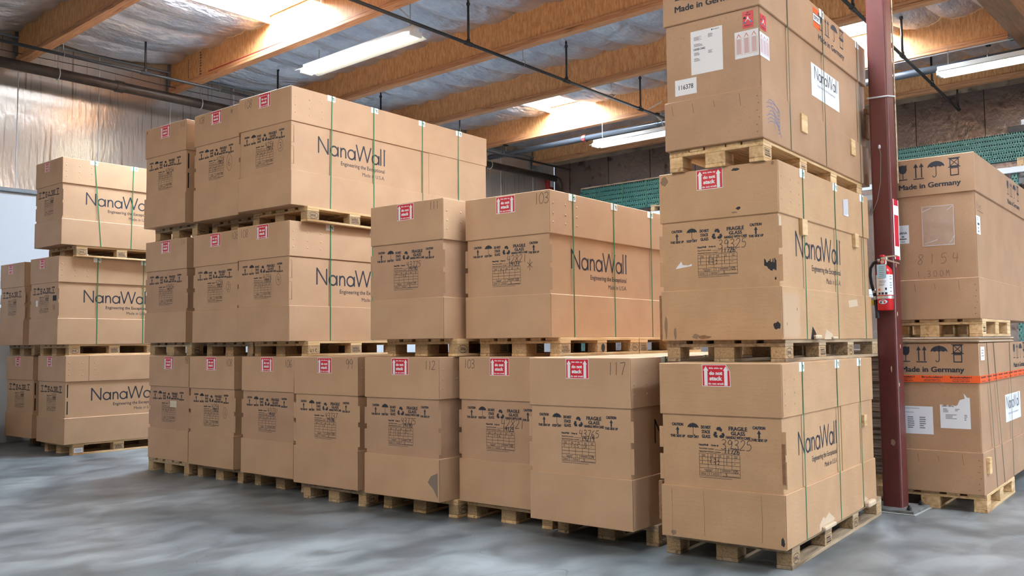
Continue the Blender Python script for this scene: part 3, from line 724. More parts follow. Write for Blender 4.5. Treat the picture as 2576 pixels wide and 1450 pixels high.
bot('bottom-row crate with 99 pencilled on its lid', 'wooden pallet under the crate marked 99', -6.928, 4.820, .055, .866, nums=[('99', .82, .02, .085)], order='43737', sub='14186', cells=[['1', '1-1', '6', '', '-']], pal=(.04, .07), pmat='pine_grey', d=2.9)
bot('bottom-row crate with 112 on its lid and a grey scuff at a lower corner', 'wooden pallet under the crate marked 112, oval stamp on its end block', -5.946, 4.846, .071, .844, smat='kraft_mauve', nums=[('112', .82, .03, .07)], order='43775', sub='14190', cells=[['1', '1-1', '5', 'LR', '-'], ['2', '1-1', '5', '1', '-']], pal=(.04, .18), d=2.9, pages='19',
    extra=lambda m, w, H, zl, tr, part: FRONT(m, -.0032, 'scuff_grey').poly([(.86*w, .15), (.9*w, .2), (.985*w, .23), (.985*w, .03), (.93*w, .1)]) if part == 'tray' else None)
bot('bottom-row crate with 103 written at the left of its lid', 'pale wooden pallet under the bottom-row crate marked 103', -5.047, 5.078, .059, .840, smat='kraft_mauve', nums=[('103', .06, .02, .07)], order='42821', sub='14123', cells=[['1', '1-1', '6', '1', '-']], h1=.07, pal=(0, .09), d=2.7,
    extra=lambda m, w, H, zl, tr, part: FRONT(m, .0111, 'pencil').hand('*', .86*w, zl-.33, .11, .004) if part == 'sleeve' else None)
bot('bottom-row crate with 117 on its lid, nearest the camera in that row', 'weathered pallet under the crate marked 117', -4.153, 4.894, .059, .838, nums=[('117', .79, .03, .085)], order='43765', sub='14219', cells=[['1', '1-1', '5', 'LR', '-']], pages='174', pal=(.03, .29), pmat='pine_grey', d=2.9,
    straps=(.49, 1.13), logo_at=.337)
# --- middle tier
def mid(lb, pl, x, y, z, rot, w, H, **kw): stack(lb, pl, (x, y, z), rot, w, H, **kw)
mid('dim middle-tier crate at the left end, 111 faint on its lid', 'pallet under the dim left-end crate of the middle tier', -9.845, 4.827, 1.435, .058, .838, 1.149, smat='kraft_mauve', nums=[('111', .86, .02, .055)], order='43456', sub='14111', cells=one, pal=(.02, .06), pmat='pine_grey', d=2.9)
mid('middle-tier crate with a circled 2 beside its form', 'grey pallet under the middle-tier crate with the circled 2', -8.829, 4.856, 1.430, .040, .813, 1.148, nums=[('108', .86, .02, .075)], order='4254', sub='13012', cells=one, circ=(.79, .24, .036, .055, '2', .06), pal=(.05, .15), pmat='pine_grey', d=2.9)
mid('middle-tier crate with a circled 4 and a pale lit side', 'pallet with uic written on its corner block, middle tier', -7.900, 4.814, 1.431, .054, .827, 1.146, nums=[('108', .06, .03, .08)], order='4254', sub='13012', cells=one, circ=(.79, .215, .036, .055, '4', .06), ink=((0, 'uic'), (1, 'stamp'), (2, 'EUR')), pal=(.03, .2),
    straps=(.5, 1.06, 1.8, 2.4), logo_at=.337, tabs='slot', seam=1.915)
mid('second-tier crate with 111 on its lid, beside the orange-lit 103 crate', 'pallet under the second-tier crate marked 111', -5.945, 4.912, 1.434, .067, .838, 1.140, smat='kraft_mauve', nums=[('111', .82, .02, .065)], order='43775', sub='14190', cells=[['1', '1-1', '6', '', '-']], pages='19', pal=(.06, .12), PW=.8, logo_at=.337, d=2.7, ink=((0, 'EPAL'), (1, 'stamp'), (2, 'EUR')))
mid('second-tier crate with 103 at the right of its lid, side glowing orange', 'front pallet with a black scorch mark under the upper 103 crate', -5.069, 5.185, 1.431, .0675, .845, 1.138, nums=[('103', .83, .02, .085)], order='42821', sub='14123', cells=[['1', '1-1', '1', '', '-']], h1=.06, pal=(.04, .1), PW=.8, straps=(.323, .946, 1.596, 2.2), logo_at=.31, logok=.955, d=2.7,
    ink=((0, 'stamp'), (1, 'black'), (2, 'EPAL')), rear='rear pallet butted behind the scorched one under the upper 103 crate',
    extra=lambda m, w, H, zl, tr, part: FRONT(m, .0111, 'pencil').hand('*', .73*w, zl-.3, .11, .004) if part == 'sleeve' else None)
# --- top tier
mid('top-tier crate at the left end, short of its neighbour', 'pallet under the left-end top crate, EPAL oval on a block', -9.738, 4.750, 2.728, .061, .828, 1.135, nums=[('*', .03, .02, .05), ('111', .86, .02, .06)], order='43456', sub='14111', cells=one, pal=(.02, .13), tabs='dark', pmat='pine_grey', d=2.9, ink=((0, 'EPAL'),))
mid('top-tier crate with a star on its lid and a circled 6', 'grey pallet under the top-tier crate with the star', -8.785, 4.828, 2.721, .043, .818, 1.145, nums=[('108', .09, .03, .07), ('*', .82, .03, .07)], order='4254', sub='13012', cells=[['2', '1-1', '4', '1', '-'], ['2', '2-1', '4', '1', '-']], circ=(.78, .24, .045, .09, '6', .075), pal=(.05, .2), pmat='pine_grey', d=2.9)
mid('large top-tier crate with a circled 3, pale side with full lettering', 'pallet with EPAL oval under the top-tier crate with the circled 3', -7.844, 4.788, 2.721, .066, .818, 1.141, nums=[('108', .1, .03, .08)], order='4254', sub='13012', cells=one, circ=(.79, .215, .038, .06, '3', .06), pal=(.03, .166), straps=(.502, 1.067, 1.801, 2.406), lean=(-.02, 0, 0, 0), logo_at=.337, tabs='slot', seam=1.915,
    rear='rear pallet under the top-tier crate with the circled 3')
# --- the group by the left wall
LG = dict(st=(.34, .0), stsz=(.16, .137))
bot('bottom crate by the left wall with dark slots at its corner', 'pine pallet with a white label on its corner block, left stack', -12.72, 4.766, .026, .825, H=1.144, order='4308', sub='13002', cells=one, pal=(-.02, .12), tabs='dark', logo_at=.346, seam=None, ink=((0, 'label'), (1, 'stamp'), (2, 'EUR')), d=2.9,
    extra=lambda m, w, H, zl, tr, part: SIDE(m, w+.001, 'kraft_edge').rect(.3, zl+.005, .308, H-.005) if part == 'lid' else None, **LG)
mid('middle crate of the left-wall stack, small black print on its front', 'pallet with EPAL oval between the two lower crates of the left stack', -12.73, 4.647, 1.432, .040, .825, 1.149, order='4308', sub='13002', cells=one, pal=(-.02, .16), straps=(.513, 1.152), logo_at=.339, d=2.9,
    extra=lambda m, w, H, zl, tr, part: (FRONT(m, .011, 'ink').rect(.8*w, zl-.24, .93*w, zl-.17), FRONT(m, .0108, 'paper').rect(.2*w, zl-.3, .27*w, zl-.22), FRONT(m, .011, 'ink').hand('11', .8*w, zl-.36, .07, .008, 'ink')) if part == 'sleeve' else None, **LG)
mid('top crate of the left-wall stack, faded red sticker', 'pallet under the top crate of the left-wall stack', -12.661, 4.664, 2.725, .023, .815, 1.141, order='4308', sub='13002', cells=one, pal=(-.02, .2), straps=(.414, .946), lean=(.1, -.02), protect=True, logo_at=.314, d=2.9, stmat='ink_red', pmat='pine', **LG)
bot('lower crate in the far left corner beside the white wall', 'dark pallet under the lower crate in the far left corner', -13.95, 4.80, .06, .84, H=1.137, order='4308', sub='13002', cells=one, pal=(.1, .3), pmat='pine_grey', tabs='dark', d=2.9, **LG)
mid('upper crate cut by the left edge of the photo', 'grey pallet under the upper crate at the left edge', -13.86, 4.66, 1.432, .03, .82, 1.145, order='4308', sub='13002', cells=one, pal=(0, .15), pmat='pine_grey', d=2.9, **LG)

# --- the tall near stack at the right
def blotch(pl, cx, cz, rx, rz, mat, seed):
    r = random.Random(seed); n = 13
    pl.poly([(cx+rx*math.cos(2*PI*i/n)*r.uniform(.6, 1.1), cz+rz*math.sin(2*PI*i/n)*r.uniform(.6, 1.1)) for i in range(n)], mat)
def wear1(m, w, H, zl, tr, part):
    if part == 'lid': return
    if part == 'sleeve':
        m.box(w-.014, w+.006, .004, .012, tr+.06, tr+.3, 'kraft_edge'); SIDE(m, w-.0108, 'dark_gap').rect(.014, tr+.07, .045, tr+.29)
    else:
        r = random.Random(2); s = SIDE(m, w+.0029, 'tear')
        pts = [(.62, .012), (.62, .05), (.7, .09), (.74, .07), (.82, .1), (.95, .04), (.9, .02), (.78, .03), (.7, .0)]; s.poly(pts[::-1])
        s.poly([(1.62, .01), (1.7, .08), (1.78, .05), (1.84, .01)]); m.box(w+.002, w+.03, .66, .9, .004, .03, 'tear', .006)
        m.box(w+.002, w+.05, 1.66, 1.84, .0, .045, 'tear', .012)
        f = FRONT(m, -.0032, 'smudge'); blotch(f, .975*w, .05, .014, .03, 'smudge', 4); blotch(f, .1*w, .026, .02, .018, 'stain', 5)
        m.box(-.02, .004, -.004, .03, tr*.3, tr+.02, 'kraft_edge', .004)
        for q in (.09, .36, .82): f.stroke([(q*w, .03), (q*w+.004, tr*.5), (q*w, tr-.02)], .0016, 'ink_light')
def wear2(m, w, H, zl, tr, part):
    if part == 'lid':
        f = FRONT(m, -.0009, 'smudge')
        blotch(f, .68*w, H-.29, .02, .012, 'smudge', 21); blotch(f, .645*w, H-.315, .022, .008, 'stain', 22); blotch(f, .66*w, H-.03, .03, .012, 'smudge', 23); blotch(f, .05*w, H-.05, .03, .035, 'stain', 24); blotch(f, .96*w, H-.02, .012, .014, 'stain', 25)
        return
    if part == 'sleeve':
        f = FRONT(m, .0111, 'smudge')
        r = random.Random(8)
        for i in range(13): f.stroke([(.872*w+i*.0062, tr+.1+r.uniform(0, .025)+.03*(i < 3)), (.873*w+i*.0062, tr+.17+r.uniform(-.02, .012))], .0068, lift=i*.00002)
        f.disc(.955*w, tr+.05, .006, .01)
        f.poly([(.13*w, tr+.15), (.14*w, tr+.165), (.18*w, tr+.2), (.19*w, tr+.175), (.24*w, tr+.17), (.27*w, tr+.18), (.27*w, tr+.165), (.2*w, tr+.158)], 'paper')
        s = SIDE(m, w-.0108, 'kraft'); m.box(w-.0125, w-.006, .012, .05, zl-.2, zl-.02, 'tear')
    else:
        f = FRONT(m, -.0032, 'smudge'); blotch(f, .965*w, .09, .028, .028, 'smudge', 3); blotch(f, .04*w, .1, .014, .09, 'stain', 9); blotch(f, .12*w, .05, .01, .05, 'stain', 10)
        blotch(f, .37*w, .022, .06, .014, 'kraft_edge', 12); blotch(f, .3*w, .028, .03, .02, 'stain', 14)
        s = SIDE(m, w+.0029, 'tear'); s.poly([(.02, .02), (.02, tr-.03), (.12, tr-.05), (.2, tr-.03), (.33, tr-.07), (.3, tr*.7), (.33, tr*.5), (.29, .12), (.34, .06), (.28, .01)], 'scuff')
        for a, b in ((.08, .1), (.27, .2)): blotch(SIDE(m, w+.0033), a, b, .008, .014, 'stain', int(a*99))
        s.poly([(.52, .0), (.56, .09), (.62, .05), (.66, .0)], 'dark_gap'); s.poly([(.8, 0), (.85, .07), (.98, .04), (1.0, .0)], 'tear')
        m.box(w+.002, w+.03, .56, .68, .001, .03, 'tear', .008); m.box(w+.002, w+.022, .95, 1.05, .0, .02, 'tear', .006)
        s.poly([(1.4, tr*.7), (1.62, tr*.75), (1.6, tr*.9), (1.38, tr*.85)], 'tear')
        m.box(-.014, .004, -.006, .02, .01, tr*.92, 'kraft_edge', .004)
RK = dict(mat='kraft_worn', PL=2.3, rows=4, pmat='pine_grey')
cA = [['1', '3-4', '2', '1', '-'], ['1', '4-4', '2', '1', '-']]
stack('worn bottom crate of the near stack, torn side and split corner', 'weathered pallet on the floor under the near stack', (-3.127, 5.0, P_), .088, .813, 1.109, d=2.03, pal=(-.03, .14), st=(.37, .0), order='39325', sub='11726', cells=cA, h1=.062, straps=(.368, 1.099, 1.667), logo_at=.295, logok=.91, torn=True, seam=1.2, extra=wear1, PW=.84, **{**RK, 'PL': 2.1})
stack('worn middle crate of the near stack with black smudges and 39325 written on it', 'grey pallet between the two lower crates of the near stack', (-3.285, 5.301, 1.397), .0693, .852, 1.159, d=2.0, pal=(-.0, .06), st=(.335, -.004), order='39325', sub='11726', cells=cA, h1=.062, straps=(.453, 1.133, 1.824), logo_at=.318, logok=1.03, extra=wear2, PW=.84, **{**RK, 'PL': 2.1})
TH = [o for o in C.objects if o.get('category') == 'crate']
R1, R2 = TH[-2], TH[-1]
def block_on(parent, x, y, z, h=.07, w=.06, name='wood_block'):
    m = MB(); m.box(x, x+.028, y-w/2, y+w/2, z-h/2, z+h/2, 'pine', .003); return m.build(name, parent)
block_on(R1, .813-.012, 1.75, .64, .085, .07)
block_on(R2, .852-.012, .44, .76, .11, .1); block_on(R2, .852-.012, 1.62, .77, .11, .09)
m = MB(); m.box(.852+.001, .852+.004, 1.33, 1.45, .94, 1.06, 'paper'); m.add([(.852+.004, 1.33, .94), (.852+.03, 1.36, .945), (.852+.03, 1.36, 1.065), (.852+.004, 1.33, 1.06)], [(0, 1, 2, 3)], 'paper_shade')
pl = SIDE(m, .852+.0048, 'ink_grey')
for q in range(5): pl.rect(1.385, .955+q*.02, 1.42, .965+q*.02)
m.build('paper_tag', R2)
# --- crates of the second kind: deep lid with transport symbols
def transport(pl, x, z, k=1.0, wx=1.0):
    X = lambda v: x+v*k*wx; Z = lambda v: z+v*k
    # wine glass, two arrows, umbrella, do-not-stack sign, words
    pl.poly([(X(.002), Z(.205)), (X(.002), Z(.16)), (X(.012), Z(.138)), (X(.033), Z(.128)), (X(.054), Z(.138)), (X(.064), Z(.16)), (X(.064), Z(.205)), (X(.05), Z(.2)), (X(.03), Z(.206)), (X(.012), Z(.2))])
    pl.stroke([(X(.033), Z(.13)), (X(.033), Z(.086))], .006*k*wx); pl.stroke([(X(0), Z(.08)), (X(.066), Z(.08))], .008*k)
    for a in (.135, .18):
        pl.stroke([(X(a), Z(.085)), (X(a), Z(.18))], .0095*k*wx); pl.poly([(X(a-.018), Z(.172)), (X(a+.018), Z(.172)), (X(a), Z(.207))])
    pl.stroke([(X(.115), Z(.076)), (X(.197), Z(.076))], .0085*k)
    n = 14; pl.poly([(X(.292+.065*math.cos(PI*i/n)), Z(.158+.05*math.sin(PI*i/n))) for i in range(n+1)]+[(X(.292-.065+.13*q/8), Z(.158+(.008 if q % 2 else 0))) for q in range(1, 8)])
    pl.stroke([(X(.292), Z(.21)), (X(.292), Z(.092))], .006*k*wx); pl.stroke([(X(.292), Z(.095)), (X(.288), Z(.082)), (X(.278), Z(.076)), (X(.268), Z(.08)), (X(.265), Z(.09))], .006*k)
    sq = lambda a, b, c, d: pl.stroke([(X(a), Z(b)), (X(c), Z(b)), (X(c), Z(d)), (X(a), Z(d)), (X(a), Z(b)), (X(c), Z(b))], .0075*k)
    sq(.4, .15, .462, .21); sq(.402, .076, .46, .135)
    pl.stroke([(X(.395), Z(.146)), (X(.468), Z(.216))], .006*k); pl.stroke([(X(.468), Z(.146)), (X(.395), Z(.216))], .006*k)
    pl.stroke([(X(.385), Z(.143)), (X(.477), Z(.143))], .007*k); pl.stroke([(X(.385), Z(.217)), (X(.477), Z(.217))], .006*k)
    pl.text('Made in Germany', X(.236), Z(.008), .475*k*wx, .056*k, 0, None, 3, fat=.0024)
def document(name, parent, plane, x0, z0, x1, z1, lines, mat='paper', extra=None, ragged=False):
    m = MB(); pl = plane(m)
    if ragged:
        n = 12; r = random.Random(6); top = [(x1-(x1-x0)*i/n, z1+r.uniform(-.025, .0)-(.06 if i > 4 else 0)) for i in range(n+1)]
        top.insert(2, (x1-.045, z1+.03)); pl.poly([(x0, z0), (x1, z0)]+top, mat)
    else: pl.poly([(x0, z0), (x1, z0), (x1, z1), (x0, z1)], mat)
    for a, b, c, d, mt in lines: pl.rect(x0+(x1-x0)*a, z0+(z1-z0)*b, x0+(x1-x0)*c, z0+(z1-z0)*d, mt, .0007)
    if extra: extra(pl)
    return m.build(name, parent)
def paras(spec):
    out = []
    for x0, x1, ytop, n, dy, mt in spec:
        r = random.Random(int(x0*100)+n)
        for i in range(n): out.append((x0, ytop-i*dy-dy*.5, x0+(x1-x0)*r.uniform(.6, 1), ytop-i*dy, mt))
    return out
def crate2(label, loc, rot, w, H, d, lid, tray, side_sym=1.0, mat='kraft_dark', sym=(.26, .09), straps=(), smat='strap_dark', wx=1.0, hand=None, low=.003):
    t = thing('cardboard_crate', label, 'crate', loc, rot, GCR); zl = H-lid
    m = MB(); m.box(0, w, 0, d, zl, H, mat, .005); transport(FRONT(m, -.001, 'ink'), sym[0], zl+sym[1], 1, wx)
    transport(SIDE(m, w+.001), side_sym, zl+sym[1], 1.02, 1.3); L = m.build('lid', t)
    m = MB(); m.box(.014, w-.014, .014, d-.014, tray-.04, zl+.04, mat, .003)
    SIDE(m, w-.0128, 'kraft_edge').rect(.016, tray, .03, zl); 
    if hand: hand(FRONT(m, .0128, 'pencil'), SIDE(m, w-.0125, 'pencil'))
    Sl = m.build('sleeve', t)
    m = MB(); m.box(-.002, w+.002, -.002, d+.002, 0, tray, mat, .004)
    f = FRONT(m, -.0032, 'kraft_edge'); r = random.Random(3)
    for q in (.08, .3, .52, .78): f.stroke([(q*w, tray-.02-r.uniform(0, .03)), (q*w+.008, tray-.08-r.uniform(0, .03))], .004)
    for q in range(6): f.disc(.955*w+r.uniform(-.01, .01), tray*(.12+.14*q), .005, .004)
    m.build('tray', t)
    for y, ln in straps: strap(t, y, w, H, ln, smat, low)
    return t, L, Sl
FR = lambda m: FRONT(m, .0128, 'ink'); SD = lambda w: (lambda m: SIDE(m, w-.0125, 'ink'))
T3, L3, S3 = crate2('topmost crate of the near stack with white papers and red warning stickers', (-3.192, 5.246, 2.70), .0735, .696, 1.207, 2.41, .335, .335, side_sym=1.17, sym=(.095, .09), straps=((.506, 0), (1.261, 0), (2.159, 0)))
pallet('narrow pallet under the topmost crate of the near stack', plc((-3.192, 5.246, 2.70), .0735, .012, .03, 2.70-P_), .0735, .672, 2.2, 'pine', 'pine', 4, ink=((0, 'stamp'), (1, 'stamp')))
for k, y in enumerate((1.261, 2.159)): protector(L3, y, .696, 1.207, left=False, k=k)
document('shipping_label', S3, FR, .2, .5, .43, .8, paras([(.1, .35, .86, 5, .018, 'ink_grey'), (.55, .72, .88, 6, .015, 'ink_grey'), (.1, .4, .7, 4, .018, 'ink_grey'), (.1, .3, .5, 3, .025, 'ink_grey'), (.55, .7, .5, 3, .025, 'ink_grey'), (.1, .3, .37, 4, .02, 'ink_grey'), ]),
         extra=lambda p: (p.text('1000812442', .262, .672, .085, .016, .02, 'ink', 2, .0008), p.text('SOLARLUX', .385, .786, .045, .007, .03, 'ink', 2, .0008), p.rect(.352, .781, .36, .791, 'ink', .0008)))
document('shipping_label', S3, FR, .076, .375, .236, .485, [], extra=lambda p: p.text('116378', .158, .43, .108, .033, .01, 'ink', 3, .0008))
def warn(p, x0, z0, x1, z1):
    W, H = x1-x0, z1-z0
    X = lambda a: x0+W*a; Z = lambda a: z0+H*a
    for q, (a, b) in enumerate(((.3, .8), (.4, .9), (.55, .76))): p.stroke([(X(a), Z(b)), (X(a+.2), Z(b+.02))], H*.05, 'ink', .0008)
    p.disc(X(.2), Z(.62), W*.12, H*.07, 'ink', 10, lift=.0008)
    p.poly([(X(.42), Z(.62)), (X(.5), Z(.7)), (X(.58), Z(.62)), (X(.52), Z(.5)), (X(.46), Z(.5))], 'sticker_white', .0009)
    for sx in (-1, 1):
        p.stroke([(X(.5), Z(.58)), (X(.5+sx*.25), Z(.38))], W*.05, 'sticker_white', .0008); p.disc(X(.5+sx*.3), Z(.34), W*.13, H*.06, 'ink_blue', 10, lift=.0009)
    p.text('SOLARLUX', X(.52), Z(.15), W*.7, H*.08, .03, 'ink', 2, .0008)
document('warning_sticker', S3, FR, .572, .74, .646, .852, [], 'sticker_red', lambda p: warn(p, .572, .74, .646, .852))
document('warning_sticker', S3, SD(.696), .018+.02, .708+.02, .137, .83, [], 'sticker_red', lambda p: warn(p, .038, .728, .137, .83))
def arrows3(p, x0, z0, x1, z1):
    W, H = x1-x0, z1-z0
    for q in range(3):
        a, b = x0+W*(.05+.32*q), x0+W*(.05+.32*q+.25); zt = z0+H*.75
        p.stroke([(a, z0+H*.12), (b, z0+H*.12), (b, zt), ((a+b)/2, z0+H*.92), (a, zt), (a, z0+H*.12)], .0018, 'ink_pink', .0008)
        p.rect(a+W*.03, z0+H*.16, b-W*.03, zt-H*.02, 'ink_pink', .0006); p.stroke([(a+W*.05, zt+H*.02), ((a+b)/2, z0+H*.9), (b-W*.05, zt+H*.02)], .0035, 'ink_red', .0009)
document('handling_sheet', S3, FR, .515, .546, .678, .725, [], 'paper', lambda p: arrows3(p, .515, .546, .678, .725))
document('handling_sheet', S3, SD(.696), .02, .545, .185, .705, [], 'paper', lambda p: arrows3(p, .02, .545, .185, .705))
document('logo_sheet', S3, SD(.696), 1.015, .5, 1.674, .75, [], 'paper', lambda p: (setattr(p, 'o', p.o+p.n*.0008), logo(p, 1.09, .64, .6, .015, 'ink', False), p.text('Engineering the Exceptional', 1.36, .6, .42, .022, 0, 'ink_grey')))
lidp = lambda m: SIDE(m, .697, 'ink')
document('export_sticker', L3, lidp, 1.06, 1.03, 1.21, 1.18, [(0, .32, 1, .68, 'sticker_white'), (0, .28, 1, .32, 'ink'), (0, .68, 1, .72, 'ink')], 'sticker_orange', lambda p: p.text('EXPORT', 1.135, 1.105, .12, .032, .03, 'ink', 2, .0012))
block_on(T3, .684, .76, .232, .13, .12); block_on(T3, .684, 1.93, .26, .13, .11)
m = MB(); p = SIDE(m, .6988, 'ink_blue'); r = random.Random(11)
for q in range(7):
    zc = .1+q*.024; p.stroke(smooth_pts([(.06+r.uniform(0, .05), zc+r.uniform(-.01, .02)), (.14, zc+.03), (.24, zc+r.uniform(0, .03)), (.3, zc-.02), (.26, zc-.03)], 4), .004)
p.stroke([(.2, .28), (.21, .08)], .004); p.stroke([(.13, .26), (.33, .05)], .004)
m.build('scribble', [c for c in T3.children if c.name.startswith('tray')][0])
m = MB(); m.box(.696, .725, 2.3, 2.39, .62, .66, 'kraft_edge', .006); m.box(.694, .716, 2.3, 2.41, .4, .62, 'kraft_edge', .008); m.build('torn_flap', S3)

def g2hand(f, s):
    f.hand('8154', .235, .46, .085, .004, 'ink_light', 1.05, .1); f.hand('1,300M', .23, .355, .05, .0032, 'ink_light', .95); s.hand('Ofen', .07, .9, .06, .004, 'pencil', .8); s.stroke([(.1, .885), (.33, .882)], .004, 'pencil')
GW = .70
GX = lambda px, z: plc((-2.571, 7.765), .05, px, .05, z)
G2, GL2, GS2 = crate2('upper crate behind the column with a clear document pouch', (-2.571, 7.765, 1.551), .05, GW, 1.354, 3.0, .32, .334, side_sym=1.4, hand=g2hand, sym=(.12, .07))
pallet('pine pallet under the upper crate behind the column', GX(-.1, 1.407), .05, .8, 1.215, 'pine', 'pine', 3, ink=((0, 'stamp'),))
m = MB(); m.box(.285, .53, .0095, .0125, .61, .94, 'clear_film', .001)
f_ = FRONT(m, .0092, 'paper_shade'); r = random.Random(4)
for a in ((.285, .61, .289, .94), (.526, .61, .53, .94), (.285, .61, .53, .615), (.285, .936, .53, .94)): f_.rect(*a)
for q in ((.29, .9, .36, .925), (.3, .63, .4, .66), (.49, .63, .525, .68), (.48, .9, .52, .93)): f_.stroke([(q[0], q[1]), ((q[0]+q[2])/2, q[1]+.012), (q[2], q[3])], .004)
m.build('document_pouch', GS2)
document('address_label', GS2, FR, .06, .645, .18, .80, [], 'paper', lambda p: (p.text('NANA', .13, .735, .07, .02, .02, 'ink', 2, .0008), p.rect(.12, .7, .14, .708, 'ink', .0008), p.rect(.1, .681, .16, .688, 'ink', .0008), p.text('USA', .13, .662, .03, .013, 0, 'ink', 2, .0008)))
document('address_label', GS2, SD(GW), .04, .69, .195, .84, [(.35, .1, .65, .2, 'ink_grey'), (.35, .3, .6, .38, 'ink_grey'), (.3, .5, .75, .62, 'ink'), (.3, .75, .5, .8, 'ink_grey'), (.3, .85, .5, .9, 'ink_grey')], 'paper')
G1, GL1, GS1 = crate2('lower crate behind the column with an orange tape band', (-2.596, 7.765, P_), .05, GW, 1.21, 3.0, .318, .336, side_sym=1.5, straps=((.294, .2), (.572, .25), (1.314, -.06)), sym=(.112, .09))
pallet('pine pallet standing on the floor behind the column', plc((-2.596, 7.765), .05, -.145, .05, 0), .05, .85, 1.215, 'pine', 'pine', 3)
r = random.Random(12); z = P_+1.2135
while z < 1.394:
    m = MB(); e = [r.uniform(-.015, .012) for _ in range(4)]; h = r.uniform(.006, .01); m.box(-.01+e[0], GW+e[1], -.008+e[2], 1.5, z, z+h, 'kraft_edge' if r.random() < .4 else 'tear', .001)
    o = m.build('cardboard_sheet', None, (-2.596, 7.765, 0), .05); tag(o, 'frayed cardboard sheet laid over the orange-taped crate', 'cardboard', 'frayed sheets between the crates behind the column'); z += h+.0008
m = MB(); zl = 1.21-.318
m.box(-.0015, GW+.0015, -.0015, 3.0, zl-.001, zl+.056, 'sticker_orange')
f = FRONT(m, -.0025, 'ink')
for q in range(3): 
    cx = .13+q*.215; f.text('Bruchgefahr!', cx, zl+.04, .16, .02, .03); f.text('Handle with care', cx, zl+.011, .13, .01, .02); f.rect(cx-.06, zl+.022, cx+.06, zl+.025)
s = SIDE(m, GW+.0025, 'ink')
for q in range(9): s.text('Bruchgefahr!', .12+q*.24, zl+.04, .18, .02, .03); s.text('Handle with care', .12+q*.24, zl+.011, .15, .01, .02)
m.build('tape_band', GL1)
document('packing_list', GS1, FR, .06, .462, .336, .69, paras([(.2, .85, .93, 1, .03, 'ink_grey'), (.2, .6, .78, 1, .03, 'ink_grey'), (.28, .48, .62, 6, .075, 'ink_grey'), (.62, .8, .62, 6, .075, 'ink_grey')]))
document('packing_list', GS1, FR, .391, .519, .616, .775, paras([(.1, .3, .62, 3, .045, 'ink_grey'), (.5, .65, .62, 2, .045, 'ink_grey'), (.18, .55, .44, 4, .04, 'ink_grey'), (.8, .9, .44, 4, .05, 'ink_grey')]), 'paper', lambda p: p.text('1000714790', .45, .698, .09, .014, .02, 'ink', 2, .0008), ragged=True)
document('logo_sheet', GS1, SD(GW), 1.08, .495, 1.84, .74, [], 'paper', lambda p: (setattr(p, 'o', p.o+p.n*.0008), logo(p, 1.14, .61, .7, .015, 'ink', False), p.text('Engineering the Exceptional', 1.45, .565, .5, .024, 0, 'ink_grey')))
document('address_label', GL1, lambda m: SIDE(m, GW+.0015, 'ink'), .05, 1.07, .2, 1.18, [(.2, .3, .8, .36, 'ink_grey'), (.2, .5, .7, .56, 'ink_grey'), (.2, .7, .8, .76, 'ink_grey')], 'paper')
block_on(G1, GW+.001, .13, .226, .13, .08)

# ------------------------------------------------------------------ flattened cardboard behind the near stack
pallet('pine pallet under the flattened cardboard behind the near stack', (-4.1, 8.5, 0), 0, 1.2, 1.2, 'pine', 'pine', 3)
r = random.Random(5); z = .144
while z < 1.27:
    h = r.choice((.012, .018, .024, .03)); m = MB(); a = r.uniform(-.02, .0); b = r.uniform(-.02, .02)
    m.box(-4.08+b, -2.88+a, 8.46+r.uniform(0, .012), 9.7+b, z, z+h-.0008, 'sheet_edge')
    o = m.build('cardboard_sheet'); tag(o, 'flattened dark cardboard sheet in the stack between near crates and column', 'cardboard', 'flattened cardboard sheets'); z += h

# ------------------------------------------------------------------ steel column with its fire extinguisher
col = thing('steel_column', 'dark red square steel column on a bolted base plate', 'column', (-2.517, 7.598, 0))
m = MB(); s_ = .080; cc = .02; zt = 5.83
pts = []
for cx, cy, a0 in ((s_-cc, s_-cc, 0), (-s_+cc, s_-cc, PI/2), (-s_+cc, -s_+cc, PI), (s_-cc, -s_+cc, 1.5*PI)):
    for i in range(5): an = a0+PI/2*i/4; pts.append((cx+cc*math.cos(an), cy+cc*math.sin(an)))
n = len(pts); m.add([(x, y, .03) for x, y in pts]+[(x, y, zt) for x, y in pts], [(i, (i+1) % n, n+(i+1) % n, n+i) for i in range(n)]+[tuple(range(n))[::-1], tuple(range(n, 2*n))], 'column_red')
pl = SIDE(m, s_+.0007, 'tear')
for yy, z, mt in ((-.05, 1.05, 'print_green'), (-.06, .98, 'print_green'), (-.055, 1.02, 'tear'), (.0, 1.33, 'tear'), (-.04, 1.6, 'tear'), (-.03, 2.0, 'tear')): blotch(pl, yy, z, .012, .02, mt, int(z*100))
f = FRONT(m, -s_-.0007, 'tear'); blotch(f, .03, 1.15, .006, .03, 'tear', 61); blotch(f, .02, .55, .02, .03, 'stain', 62)
m.build('shaft', col)
m = MB(); m.box(-.2, .2, -.2, .2, .008, .03, 'steel_plate', .003); m.box(-.215, .215, -.215, .215, 0, .008, 'wall_grey', .003); m.build('base_plate', col)
for sx in (-1, 1):
    for sy in (-1, 1):
        m = MB(); x, y = sx*.15, sy*.15; m.lathe([(.024, .03), (.024, .033), (.019, .034), (.019, .052), (.01, .053), (.01, .068)], x, y, 'bolt_dark', 6); m.build('anchor_bolt', col)
m = MB()
m.box(s_-.004, s_+.003, s_+.002, s_+.03, 2.7, 5.8, 'pine_grey'); m.build('timber_guard', col)
tw = .0035
m = MB(); z = 3.42
m.tube([(-s_-.005, -s_-.005, z), (s_+.005, -s_-.005, z-.01), (s_+.005, s_+.005, z+.02), (-s_-.005, s_+.005, z+.03), (-s_-.005, -s_-.005, z)], .007, 'steel_white', 8); tag(m.build('wire_tie', None, (-2.517, 7.598, 0)), 'pale wire wrapped round the red column near its top', 'wire')
m = MB()
